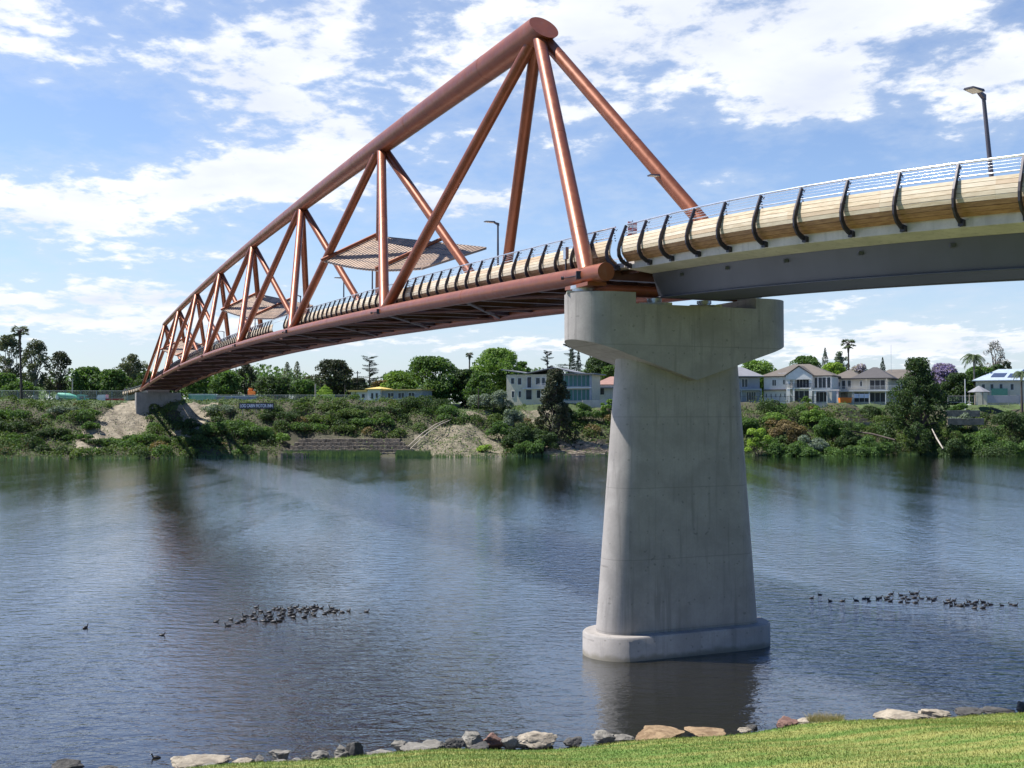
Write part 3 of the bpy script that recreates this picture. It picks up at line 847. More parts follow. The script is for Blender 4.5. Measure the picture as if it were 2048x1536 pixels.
# grey switch cabinet on the bottom chord
p = B(2.5, .05, zb(2.5) + .3)
cb = thing('cable_cabinet', p, 'small pale grey service box on a bracket above the copper chord end', 'service box')
mb = MB(); M = Matrix.Translation(p) @ Matrix.Rotation(PHI, 4, 'Z'); mb.box((0, 0, .62), (.12, .2, .42), M); mb.build('box', 'galvanised', cb)
mb = MB(); mb.box((0, 0, .2), (.05, .05, .42), M); mb.build('bracket', 'charcoal_steel', cb)

# ------------------------------------------------------------------ lamps
def lamp(p, out, label, H=4.35, lean=None, along=None):
    root = thing('street_lamp', p, label, 'street lamp', 'slim lamps along the bridge')
    o_ = Vector(out).normalized(); t_ = Vector((0, 0, 1)).cross(o_)
    top = p + Vector((0, 0, H)) + (Vector(lean) if lean else Vector())
    mb = MB(); mb.sweep([p, p + (top - p) * .5, top], [.075, .062, .05], 10)
    mb.build('pole', 'lamp_grey', root)
    mb = MB()
    def Q(a, b_, c_): return top + o_ * a + t_ * b_ + Vector((0, 0, c_))
    mb.hexa([Q(-.06, -.05, -.1), Q(-.06, .05, -.1), Q(.30, .05, .06), Q(.30, -.05, .06), Q(-.06, -.05, .05), Q(-.06, .05, .05), Q(.3, .05, .11), Q(.3, -.05, .11)])
    mb.build('arm', 'lamp_grey', root)
    mb = MB()
    mb.hexa([Q(.25, -.17, .05), Q(.25, .17, .05), Q(.80, .15, .06), Q(.80, -.15, .06), Q(.25, -.15, .12), Q(.25, .15, .12), Q(.8, .12, .10), Q(.8, -.12, .10)])
    hd = mb.build('lamp_head', 'lamp_grey', root)
    mb = MB(); mb.hexa([Q(.30, -.13, .040), Q(.30, .13, .040), Q(.74, .12, .048), Q(.74, -.12, .048), Q(.30, -.13, .052), Q(.30, .13, .052), Q(.74, .12, .060), Q(.74, -.12, .060)])
    mb.build('led_panel', 'led_panel', hd)
LN = {22.3: 'grey lamp standing between the nearest shade canopy and the pier',
      47.3: 'grey lamp standing just below and beyond the nearest shade canopy', 56.0: 'grey lamp on the deck just beyond the nearest shade canopy, half hidden by a strut',
      73: 'grey lamp on the deck by the railing gap with the clear panel', 98.6: 'grey lamp seen under the middle shade canopy', 124: 'grey lamp just beyond the middle shade canopy',
      150: 'grey lamp between the middle and the farthest shade canopy', 176: 'grey lamp under the farthest shade canopy'}
for s, lb in LN.items():
    p = B(s, AC + 2.15, zb(s) + DZ)
    lamp(p, -VV * .9 - UV * .1, lb)
# luminaire bracketed to the strut that comes down on the right
p = Vector((6.01, 42.4, 9.2 + CAMZ)) + Vector((.1, .1, -.1))
lamp(p, -VV * .95 + UV * .05, 'grey luminaire bracketed to the copper strut running down to the right', .12)
c, v = approach(11.0); p = c + v * 2.2
lamp(p, -v, 'tall leaning grey lamp on the approach span at the right', 3.9, lean=(-.34, 0, 0))
# ------------------------------------------------------------------ far abutment pier and its approach
fp = thing('bridge_pier', B(200.5, AC, -3.5), 'distant wide concrete abutment pier under the far end of the truss', 'bridge pier')
mb = MB()
def blk(z0, z1, a0, a1, s0, s1, a0b=None, a1b=None):
    a0b = a0 if a0b is None else a0b; a1b = a1 if a1b is None else a1b
    mb.hexa([B(s0, a0b, z0), B(s0, a1b, z0), B(s1, a1b, z0), B(s1, a0b, z0), B(s0, a0, z1), B(s0, a1, z1), B(s1, a1, z1), B(s1, a0, z1)])
blk(-.35, 4.05, -1.0, W_ + .9, 198.6, 202.6)
mb.build('pier_cap', 'far_concrete', fp)
mb = MB(); blk(-9, -.353, -1.0, W_ + .9, 198.6, 202.6, 3.6, W_ + .9); mb.build('pier_shaft', 'far_concrete', fp)
def far_app(d):
    th = d / 70.0
    return B(200.3 + 70 * math.sin(th), AC - 70 * (1 - math.cos(th)), zb(200) + DZ - .06 * d), VV * math.cos(th) + UV * math.sin(th)
fa = thing('approach_span', far_app(8)[0], 'distant approach deck curving away to the left beyond the far abutment', 'footbridge')
mb = MB(); vs = []
for d in np.linspace(0, 22, 14):
    c, v = far_app(d); vs += [c + v * p + Vector((0, 0, z_)) for p, z_ in ((-2.3, 0), (2.3, 0), (2.0, -1.2), (-2.0, -1.2))]
fs = [(i_ * 4 + (k + 1) % 4, i_ * 4 + k, i_ * 4 + 4 + k, i_ * 4 + 4 + (k + 1) % 4) for i_ in range(13) for k in range(4)] + [(0, 1, 2, 3), tuple(52 + k for k in (3, 2, 1, 0))]
mb.add(vs, fs); mb.build('deck', 'far_concrete', fa)
for sd in (-1, 1):
    mk_rail(fa, far_app, sd, .3, 21.5, 1.35, 20, None)

# ------------------------------------------------------------------ houses
def plain(name, col, rough=0.6, var=.08): simple(name, col, rough, 0, var, 1.2)
plain('wall_cream', (0.62, 0.56, 0.42)); plain('wall_white', (0.66, 0.655, 0.63)); plain('wall_blue_grey', (0.30, 0.33, 0.37)); plain('wall_beige', (0.58, 0.53, 0.43))
plain('trim_white', (0.64, 0.64, 0.62)); plain('roof_grey', (0.21, 0.215, 0.23)); plain('roof_taupe', (0.125, 0.108, 0.092), .75); plain('roof_dark', (0.075, 0.07, 0.07), .7)
plain('roof_red', (0.30, 0.17, 0.14), .75); plain('roof_pale_blue', (0.36, 0.43, 0.50), .5); plain('solar_blue', (0.05, 0.07, 0.13), .25); plain('roof_yellow', (0.62, 0.47, 0.13))
plain('green_panel', (0.05, 0.17, 0.14), .3); plain('dark_open', (0.03, 0.032, 0.035), .5); plain('fence_grey', (0.42, 0.42, 0.41)); plain('orange_paint', (0.70, 0.20, 0.03))
plain('blue_paint', (0.10, 0.17, 0.32)); plain('green_paint', (0.10, 0.42, 0.30)); plain('white_paint', (0.78, 0.78, 0.78)); plain('red_paint', (0.45, 0.06, 0.05)); plain('wood_pale', (0.42, 0.36, 0.28))
plain('stone_brown', (0.25, 0.21, 0.155), .85, .4); plain('rubber', (0.03, 0.03, 0.03)); plain('laundry', (0.6, 0.65, 0.75)); plain('sign_dark', (0.03, 0.04, 0.07)); plain('sign_white', (0.72, 0.75, 0.82))
m, t, b = mat('window_glass', 0.08); b.inputs['Base Color'].default_value = (0.03, 0.04, 0.05, 1)
m, t, b = mat('chain_link', 0.6); b.inputs['Base Color'].default_value = (0.35, 0.42, 0.42, 1)

class House:
    """local frame: x right along the front, y back, z up"""
    def __init__(s, name, pos, rz, label, cat='house'):
        s.root = thing(name, pos, label, cat); s.M = Matrix.Translation(pos) @ Matrix.Rotation(rz, 4, 'Z')
    def box(s, nm, a, b_, m_, parent=None, label=None):
        mb = MB(); mb.box2(a, b_, s.M); o = mb.build(nm, m_, parent or s.root)
        if label: o['label'] = label
        return o
    def hip(s, nm, x0, y0, x1, y1, z, h, m_, ov=.5, ridge='x', gable=False, inset=None):
        x0 -= ov; y0 -= ov; x1 += ov; y1 += ov
        mb = MB(); w = x1 - x0; d = y1 - y0
        if ridge == 'x':
            i_ = 0 if gable else (inset if inset is not None else min(w * .45, d / 2)); yc = (y0 + y1) / 2
            rv = [(x0 + i_, yc, z + h), (x1 - i_, yc, z + h)]
        else:
            i_ = 0 if gable else (inset if inset is not None else min(d * .45, w / 2)); xc = (x0 + x1) / 2
            rv = [(xc, y0 + i_, z + h), (xc, y1 - i_, z + h)]
        t_ = .18
        vs = [(x0, y0, z), (x1, y0, z), (x1, y1, z), (x0, y1, z), (x0, y0, z + t_), (x1, y0, z + t_), (x1, y1, z + t_), (x0, y1, z + t_)] + [(a, c_, d_ + t_) for a, c_, d_ in rv]
        if ridge == 'x': fs = [(4, 5, 9, 8), (6, 7, 8, 9), (5, 6, 9), (7, 4, 8)]
        else: fs = [(5, 6, 9, 8), (7, 4, 8, 9), (4, 5, 8), (6, 7, 9)]
        fs += [(3, 2, 1, 0), (0, 1, 5, 4), (1, 2, 6, 5), (2, 3, 7, 6), (3, 0, 4, 7)]
        mb.add([s.M @ Vector(v) for v in vs], fs)
        return mb.build(nm, m_, s.root)
    def window(s, x0, x1, z0, z1, y=0.0, side=None, m_='trim_white', glass='window_glass', mull=1):
        """front window on plane y (faces -y); side='L' puts it on plane x"""
        f = .09
        def bx(mb, a, b_):
            if side == 'L': mb.box2((a[1], a[0], a[2]), (b_[1], b_[0], b_[2]), s.M)
            else: mb.box2(a, b_, s.M)
        mb = MB(); bx(mb, (x0, y - .07, z0), (x1, y + .03, z0 + f)); bx(mb, (x0, y - .07, z1 - f), (x1, y + .03, z1)); bx(mb, (x0, y - .068, z0 + f), (x0 + f, y + .03, z1 - f)); bx(mb, (x1 - f, y - .068, z0 + f), (x1, y + .03, z1 - f))
        for k in range(1, mull): xm = x0 + (x1 - x0) * k / mull; bx(mb, (xm - f / 2, y - .06, z0 + f), (xm + f / 2, y + .03, z1 - f))
        w = mb.build('window', m_, s.root)
        mb = MB(); bx(mb, (x0 + f, y - .03, z0 + f), (x1 - f, y + .02, z1 - f)); mb.build('pane', glass, w)
def ground_at(px, D):
    p = P_(px, 800, D); return Vector((p.x, D, T(p.x, D)))

# beige two storey house with the green glazed wing
D = 240; s_ = D / FPX
p = ground_at(1013, D); p.z = P_(1013, 800, D).z
h = House('riverside_house', p, R(-20), 'cream two storey house with a grey gable roof and a green glazed wing')
h.box('wall', (0, 0, -2), (9.3, 9, 5.6), 'wall_cream')
h.box('wall', (9.3, 1.2, -2), (19.0, 9, 5.5), 'wall_cream', label='wall behind the green glazed wing')
for x0, x1, z0, z1 in ((1.0, 1.9, 3.5, 4.9), (2.6, 3.6, 3.3, 4.9), (4.8, 5.9, 2.6, 5.1), (6.8, 7.9, 3.3, 4.9), (1.2, 1.9, .5, 2.0), (2.8, 3.5, .5, 2.0), (7.0, 8.0, .3, 2.2), (4.5, 6.0, 0, 2.3)): h.window(x0, x1, z0, z1, 0)
h.window(8.2, 9.1, 3.2, 4.9)
mb = MB(); mb.box2((4.0, -.6, 2.4), (9.3, -.002, 2.6), h.M); mb.box2((7.8, -1.4, 2.45), (12.0, -.602, 2.6), h.M)
mb.build('balcony', 'trim_white', h.root)
mb = MB(); mb.box2((7.8, -1.4, 3.45), (12.0, -1.35, 3.52), h.M)
for k in range(12): mb.box2((7.8 + k * .37, -1.39, 2.6), (7.83 + k * .37, -1.36, 3.45), h.M)
mb.build('balustrade', 'trim_white', h.root)
for k in range(9):
    x0 = 10.2 + k * .97
    if k in (0,): continue
    h.window(x0, x0 + .95, 2.9, 5.4, 1.2, m_='wall_blue_grey', glass='green_panel'); h.window(x0, x0 + .95, -.2, 2.3, 1.2, m_='wall_blue_grey', glass='green_panel')
h.box('fascia', (9.3, .2, 2.45), (19.3, 1.2, 2.72), 'trim_white')
h.box('roof', (9.6, -.4, 5.5), (20.2, 9.6, 5.72), 'roof_grey', label='flat roof over the green wing')
h.box('pier_wall', (18.9, .5, -1), (19.3, 1.19, 5.45), 'wall_blue_grey')
mb = MB()     # skillion / gable roof stepping up to the right
vs = [(-.9, -1, 6.6), (4.9, -1, 5.75), (11.2, -1, 6.9), (16.0, -1, 5.8), (-.9, 9.5, 6.6), (4.9, 9.5, 5.75), (11.2, 9.5, 6.9), (16.0, 9.5, 5.8)]
vs2 = [(x, y, z_ + .2) for x, y, z_ in vs]
fs = [(0, 4, 5, 1), (1, 5, 6, 2), (2, 6, 7, 3)]; fs2 = [(8, 9, 13, 12), (9, 10, 14, 13), (10, 11, 15, 14)]
mb.add([h.M @ Vector(v) for v in vs + vs2], fs + fs2 + [(0, 1, 9, 8), (1, 2, 10, 9), (2, 3, 11, 10), (4, 0, 8, 12), (3, 7, 15, 11), (5, 4, 12, 13), (6, 5, 13, 14), (7, 6, 14, 15)])
mb.build('roof', 'roof_grey', h.root)
mb = MB(); mb.box2((8.4, -1.3, -.2), (9.6, -.9, 2.45), h.M); mb.build('porch_post', 'wall_cream', h.root)
# small red roofed house right behind it
D = 246; p = ground_at(1188, D); p.z = P_(1188, 797, D).z
h = House('cottage', p, R(-8), 'small white cottage with a reddish hipped roof between the green wing and the pier')
h.box('wall', (0, 0, -2), (8, 7, 3.0), 'wall_white'); h.hip('roof', 0, 0, 8, 7, 3.0, 1.9, 'roof_red', .4)
h.window(1.0, 2.4, .8, 2.4); h.window(4.5, 6.5, .8, 2.4)
h.box('carport', (.5, -2.5, 2.3), (5, -.002, 2.45), 'roof_grey'); h.box('carport_post', (.6, -2.4, -1), (.75, -2.25, 2.295), 'wall_beige')
# blue grey house in the pier's shade
D = 250; p = ground_at(1462, D); p.z = P_(1462, 803, D).z
h = House('blue_grey_house', p, R(3), 'blue grey two storey house with an open lower veranda just right of the pier')
h.box('wall', (0, 1.6, -2), (7.2, 10, 5.6), 'wall_blue_grey'); h.box('upper_floor', (0, 0, 2.6), (7.2, 1.595, 3.0), 'wall_blue_grey')
h.hip('roof', 0, 0, 7.2, 10, 5.7, 2.3, 'roof_grey', .5)
for x in (0.05, 2.3, 6.95): h.box('post', (x, 0, -1), (x + .22, .22, 2.595), 'wall_blue_grey')
h.window(.6, 2.2, 3.4, 5.2, 1.6, mull=2); h.window(2.9, 4.4, 3.3, 5.3, 1.6, mull=2); h.window(1, 3, 0, 2.3, 1.6, mull=2); h.window(4, 6.3, 0, 2.3, 1.6, mull=4)
# white house with portico gable
D = 251; p = ground_at(1524, D); p.z = P_(1524, 803, D).z
h = House('white_house', p, R(-26), 'large white two storey house with a gabled portico and taupe tiled roof')
h.box('wall', (0, 2.0, -2), (15.4, 14, 5.7), 'wall_white')
h.box('wall', (5.6, .6, 2.85), (11.1, 1.995, 3.1), 'wall_white', label='upper balcony slab of the portico')
h.hip('roof', -.3, 2, 15.4, 14, 5.75, 2.9, 'roof_taupe', .5)
mb = MB()   # portico: gable front and piers
G = [(5.4, 5.3), (8.4, 8.0), (11.4, 5.3)]
vs = [(5.4, .35, 5.0), (11.4, .35, 5.0), (11.4, .35, 5.9), (8.4, .35, 7.9), (5.4, .35, 5.9)]; vs += [(x, .62, z_) for x, _, z_ in vs]
mb.add([h.M @ Vector(v) for v in vs], [(0, 1, 2, 3, 4), (9, 8, 7, 6, 5), (0, 5, 6, 1), (1, 6, 7, 2), (2, 7, 8, 3), (3, 8, 9, 4), (4, 9, 5, 0)])
for x0, x1 in ((5.5, 6.3), (7.0, 7.35), (10.6, 11.3)):
    mb.box2((x0, .4, -1), (x1, .9, 2.84), h.M); mb.box2((x0, .63, 3.11), (x1, 1.0, 4.99), h.M)
mb.build('portico', 'wall_white', h.root)
mb = MB(); vs = [(5.0, .1, 5.75), (8.4, .1, 8.1), (8.4, 7, 8.1), (5.0, 7, 5.75), (11.8, .1, 5.75), (11.8, 7, 5.75)]; vs2 = [(x, y, z_ + .15) for x, y, z_ in vs]
mb.add([h.M @ Vector(v) for v in vs + vs2], [(6, 7, 8, 9), (7, 10, 11, 8), (3, 2, 1, 0), (2, 5, 4, 1), (0, 1, 7, 6), (1, 4, 10, 7), (0, 6, 9, 3), (4, 5, 11, 10)]); mb.build('portico_roof', 'roof_taupe', h.root)
h.window(7.5, 10.4, 3.1, 5.4, 2.0, mull=4, glass='dark_open'); h.window(6.9, 10.4, -.2, 2.5, 2.0, mull=3, glass='dark_open')
h.window(1.9, 2.9, 3.6, 5.1, 2.0, mull=2); h.window(4.4, 4.9, 3.9, 5.1, 2.0)
for x in (.4, 1.5, 2.6, 3.7, 4.7): h.window(x, x + .35, .9, 1.9, 2.0)
h.window(11.5, 12.3, 3.0, 5.5, 2.0); h.window(12.4, 14.2, 3.0, 5.5, 2.0, mull=2)
for k in range(4):
    pass
h.window(14.3, 15.2, 3.0, 5.5, 2.0)
h.box('awning', (-.1, 1.2, 2.55), (5.4, 1.995, 2.8), 'roof_taupe')
mb = MB(); mb.box2((11.6, -1.5, 2.35), (17.6, 1.2, 2.6), h.M); mb.box2((12.1, -1.4, -1), (12.5, -1.0, 2.345), h.M); mb.box2((17.0, -1.4, -1), (17.4, -1.0, 2.345), h.M); mb.box2((14.8, -1.35, -1), (15.0, -1.1, 2.345), h.M)
mb.build('veranda', 'trim_white', h.root)
h.window(11.6, 14.6, -.2, 2.2, 2.0, mull=3, glass='dark_open')
mb = MB()
for k in range(30): mb.box2((5.5 + k * .2, .30, 3.1), (5.53 + k * .2, .34, 4.0), h.M)
mb.box2((5.4, .29, 4.0), (11.4, .345, 4.06), h.M); mb.build('balustrade', 'charcoal_steel', h.root)
mb = MB(); mb.box2((3.1, 2.9, 6.9), (5.0, 4.4, 7.0), h.M @ Matrix.Translation((0, 0, -.35)) @ Matrix.Rotation(0, 4, 'X')); mb.build('skylight', 'white_paint', h.root)
# pool fence in front of the white houses
def rail_fence(name, x0, x1, D0, D1, z, hgt, label, m_='charcoal_steel', step=1.8, inf='bars', infm=None):
    a = P_(x0, 803, D0); b_ = P_(x1, 803, D1); a.z = z; b_.z = z
    root = thing(name, (a + b_) / 2, label, 'fence'); L_ = (b_ - a).length; n_ = max(2, int(L_ / step)); d = (b_ - a) / n_
    mb = MB()
    for q in (.08, hgt - .05): mb.sweep([a + Vector((0, 0, q)), b_ + Vector((0, 0, q))], .03, 5)
    if inf == 'bars':
        for k in range(int(L_ / .14)): q = a + (b_ - a) * (k + .5) / int(L_ / .14); mb.box((q.x, q.y, q.z + hgt / 2), (.02, .02, hgt - .2))
    if inf == 'wires':
        for k in range(1, 8): mb.sweep([a + Vector((0, 0, hgt * k / 8)), b_ + Vector((0, 0, hgt * k / 8))], .010, 4)
        for k in range(int(L_ / .5)): q = a + (b_ - a) * (k + .5) / int(L_ / .5); mb.box((q.x, q.y, q.z + hgt / 2), (.012, .012, hgt - .2))
    mb.build('fence_panel', infm or m_, root)
    if inf == 'boards':
        mb = MB()
        for k in range(int(L_ / .16)): q = a + (b_ - a) * (k + .5) / int(L_ / .16); mb.box((q.x, q.y, q.z + hgt / 2), (.14, .03, hgt - .12))
        mb.build('boards', infm or m_, root)
    for k in range(n_ + 1):
        q = a + d * k; mb = MB(); mb.box((q.x, q.y, q.z + hgt / 2 - .3), (.07, .07, hgt + .6)); mb.build('fence_post', m_, root)
    return root
zg = P_(1600, 804, 240).z
rail_fence('pool_fence', 1478, 1640, 238, 240, zg, 1.3, 'low dark bar fence along the terrace in front of the white house')
# cream house with dark roof
D = 254; p = ground_at(1662, D); p.z = P_(1662, 803, D).z
h = House('cream_house', p, R(-26), 'cream two storey house with a dark hipped roof and long railed balcony')
h.box('wall', (0, 1.5, -2), (12.6, 12, 5.2), 'wall_beige'); h.hip('roof', 0, 1.2, 6.8, 10, 5.3, 2.0, 'roof_taupe', .5); h.hip('roof', 5.0, 1.0, 13.2, 12, 5.25, 2.7, 'roof_dark', .6)
h.box('balcony', (1.8, -.8, 2.3), (16.2, 1.495, 2.55), 'trim_white')
mb = MB(); mb.box2((1.8, -.78, 3.5), (16.2, -.73, 3.56), h.M)
for k in range(90): mb.box2((1.8 + k * .16, -.77, 2.56), (1.825 + k * .16, -.745, 3.5), h.M)
mb.build('balustrade', 'trim_white', h.root)
h.window(.6, 1.5, .5, 2.0, 1.5); h.window(1.0, 1.9, 3.3, 4.6, 1.5); h.window(2.2, 3.1, 2.9, 5.0, 1.5, glass='dark_open'); h.window(3.5, 4.4, 3.2, 5.0, 1.5); h.window(6.3, 6.9, 3.4, 4.8, 1.5); h.window(8.5, 12.0, 2.7, 5.0, 1.5, mull=3, glass='dark_open')
h.window(5, 12, -.2, 2.1, 1.5, mull=6, glass='dark_open')
for x in (5.0, 8.6, 12.2, 15.8): h.box('post', (x, -.7, -1), (x + .18, -.52, 2.295), 'trim_white')
for x in (8.0, 12.4): h.box('post', (x, -.6, 2.56), (x + .14, -.46, 5.2), 'wall_beige')
h.box('garage_door', (2.0, 1.42, -.2), (3.6, 1.49, 2.1), 'stone_brown')
# white house with chimney
D = 262; p = ground_at(1735, D); p.z = P_(1735, 803, D).z
h = House('chimney_house', p, R(-26), 'white rendered house with a square chimney and brown roof behind the dark casuarina')
h.box('wall', (0, 0, -2), (13, 9, 5.2), 'wall_white'); h.hip('roof', 0, 0, 13, 9, 5.25, 2.4, 'roof_taupe', .5)
h.box('chimney', (1.2, -.5, 3), (2.0, .3, 8.2), 'wall_white'); h.window(4, 5.4, 3, 4.6); h.window(8, 9.6, 3, 4.6)
# house with blue roof and solar panels
D = 250; p = ground_at(1952, D); p.z = P_(1952, 800, D).z
h = House('solar_house', p, R(-22), 'beige two storey house with solar panels on its pale blue roof')
h.box('wall', (0, 0, -2), (16, 10, 4.3), 'wall_beige'); r_ = h.hip('roof', 0, 0, 16, 10, 4.35, 2.7, 'roof_pale_blue', .8)
for (x0, x1, u0, u1) in ((2.6, 5.4, .25, .6), (6.2, 9.6, .2, .55), (8.2, 11.6, .62, .92)):
    def RP(x, u, o_=.1): return h.M @ Vector((x + u * 2.2, -.8 + 5.8 * u, 4.53 + 2.7 * u + o_))
    mb = MB(); mb.hexa([RP(x0, u0, .06), RP(x1, u0, .06), RP(x1, u1, .06), RP(x0, u1, .06), RP(x0, u0), RP(x1, u0), RP(x1, u1), RP(x0, u1)]); mb.build('solar_panel', 'solar_blue', h.root)
for x in (1.2, 3.0, 4.9, 7.2): h.window(x, x + .8, 2.2, 3.7)
h.window(10.0, 11.0, 2.4, 3.6); h.window(6.5, 7.2, 0, 1.2); h.window(8.4, 9.2, 0, 1.2)
h.box('green_screen', (3.2, -1.6, -.3), (6.6, -1.5, 2.6), 'green_panel'); h.box('post', (11.3, -.5, -1), (11.6, -.2, 4.3), 'trim_white'); h.window(12.0, 15.0, 1.9, 4.0, mull=2, glass='dark_open')
# gazebo
D = 240; p = P_(1958, 803, D); p.z = P_(1958, 805, D).z
gz = thing('gazebo', p, 'small open gazebo with a grey pyramid roof by the blue roofed house', 'gazebo')
mb = MB(); n_ = 8; rr = 2.5
ring_ = [p + Vector((rr * math.cos(2 * math.pi * k / n_), rr * math.sin(2 * math.pi * k / n_), 2.35)) for k in range(n_)]
ap = p + Vector((0, 0, 3.75)); mb.add(ring_ + [ap] + [v - Vector((0, 0, .1)) for v in ring_], [(k, (k + 1) % n_, n_) for k in range(n_)] + [tuple(n_ + 1 + k for k in range(n_))[::-1]] + [(n_ + 1 + k, n_ + 1 + (k + 1) % n_, (k + 1) % n_, k) for k in range(n_)])
mb.build('roof', 'roof_grey', gz)
for k in range(0, 8):
    q = p + Vector((2.1 * math.cos(2 * math.pi * k / 8), 2.1 * math.sin(2 * math.pi * k / 8), 0)); mb = MB(); mb.box((q.x, q.y, q.z + .9), (.14, .14, 2.7)); mb.build('post', 'wood_pale', gz)
rail_fence('paling_fence', 1975, 2060, 238, 239, P_(1980, 806, 238).z, 1.7, 'grey paling fence below the blue roofed house', 'fence_grey', 2.4, 'boards')
rail_fence('wire_fence', 1896, 1955, 239, 238, P_(1900, 806, 238).z, 1.6, 'light wire fence left of the gazebo', 'fence_grey', 2.4, 'wires')
# motel
D = 244; p = ground_at(702, D); p.z = P_(702, 800, D).z
h = House('motel', p, R(-18), 'long low pale blue building with a yellow roof edge behind the bank shrubs', 'motel')
h.box('wall', (0, 0, -2), (4.5, 6, 1.9), 'wall_white'); h.box('wall', (4.5, -.8, -2), (7.6, 5, 2.3), 'wall_white'); h.box('wall', (7.6, 0, -2), (17.2, 6, 2.1), 'wall_blue_grey')
h.box('roof', (-.5, -.6, 1.9), (4.2, 6.4, 2.2), 'roof_yellow'); h.hip('roof', 4.5, -.8, 7.6, 5, 2.3, .5, 'roof_yellow', .5); h.box('roof', (8.3, -.8, 2.12), (17.6, 6.4, 2.35), 'roof_yellow')
for x in (1, 2.6): h.window(x, x + .9, .4, 1.4)
h.window(5.3, 6.0, .2, 1.6, -.8); h.window(6.4, 7.1, .2, 1.6, -.8)
for x in (9, 11.5, 14): h.window(x, x + 1.6, .3, 1.6, mull=2)

# LOG CABIN MOTOR INN sign: separate letters on a dark board
D = 214.5; a = P_(478, 817, D); b_ = P_(547, 817, D)
sg = thing('motel_sign', (a + b_) / 2, 'dark long board with pale letters LOG CABIN MOTOR INN on the planted bank', 'sign')
wd_ = b_.x - a.x
mb = MB(); mb.box(((a.x + b_.x) / 2, D + .12, a.z + .5), (wd_, .1, 1.15)); bd = mb.build('board', 'sign_dark', sg)
for k in (0.1, .5, .9): mb = MB(); mb.box((a.x + wd_ * k, D + .2, a.z - .6), (.12, .06, 2.2)); mb.build('post', 'wood_pale', sg)
fc = bpy.data.curves.new('sign_text', 'FONT'); fc.body = 'LOG CABIN MOTOR INN'; fc.size = 1.0; fc.extrude = .03; fc.offset = .03; fc.align_x = 'CENTER'; fc.align_y = 'CENTER'
fo = bpy.data.objects.new('tmp', fc); COL.objects.link(fo); bpy.context.view_layer.update()
tm = bpy.data.meshes.new_from_object(fo.evaluated_get(bpy.context.evaluated_depsgraph_get())); bpy.data.objects.remove(fo)
xs_ = [v.co.x for v in tm.vertices]; sc_ = (wd_ * .94) / (max(xs_) - min(xs_))
for v in tm.vertices: v.co = Vector((v.co.x * sc_, -v.co.z - .0, v.co.y * sc_ * 1.5))
tm.materials.clear(); tm.materials.append(MAT['sign_white'])
to = bpy.data.objects.new('lettering', tm); COL.objects.link(to); to.parent = bd; to.location = Vector(((a.x + b_.x) / 2, D + .02, a.z + .5)) - ORI[bd.name]

# construction yard on the left bank
zy = P_(150, 799, 236).z
def poles(px, ytop, ybot, D, label, r=.13, name='power_pole', cat='pole', m_='bark_grey', arm=0):
    a = P_(px, ybot, D); b_ = P_(px, ytop, D); a.x = b_.x
    root = thing(name, a, label, cat); mb = MB(); mb.sweep([a - Vector((0, 0, 1.5)), b_], [r, r * .75], 8); mb.build('shaft', m_, root)
    if arm: mb = MB(); mb.box((b_.x, b_.y - .12, b_.z - .5), (arm, .1, .12)); [mb.box((b_.x + q * arm / 2 * .9, b_.y - .12, b_.z - .36), (.1, .1, .16)) for q in (-1, -.3, .3, 1)]; mb.build('crossarm', m_, root)
    return b_
poles(145, 757, 800, 243, 'plain pale pole at the left end of the dark hedge trees', .16, m_='bark_pale')
poles(472, 735, 800, 250, 'slim power pole left of its twin under the bridge deck', .14, m_='bark_pale')
poles(484, 737, 800, 256, 'slim power pole right of its twin under the bridge deck', .14, m_='bark_dark')
poles(631, 768, 800, 240, 'short pale post at the left of the lime green bush', .2, m_='bark_pale')
poles(690, 770, 800, 240, 'short dark post right of the lime green bush', .13, m_='bark_dark')
poles(715, 742, 800, 262, 'tall power pole in front of the flat topped cedar', .15, arm=1.6, m_='bark_dark')
poles(957, 776, 838, 224, 'lone wooden pole standing on the bare bank slope', .13, m_='bark_dark')
poles(1930, 758, 806, 238, 'white pole beside the wire fence on the right bank', .11, m_='white_paint')
b_ = poles(1782, 690, 760, 262, 'thin television mast above the white house with the chimney', .04, 'antenna_mast', 'antenna', 'galvanised')
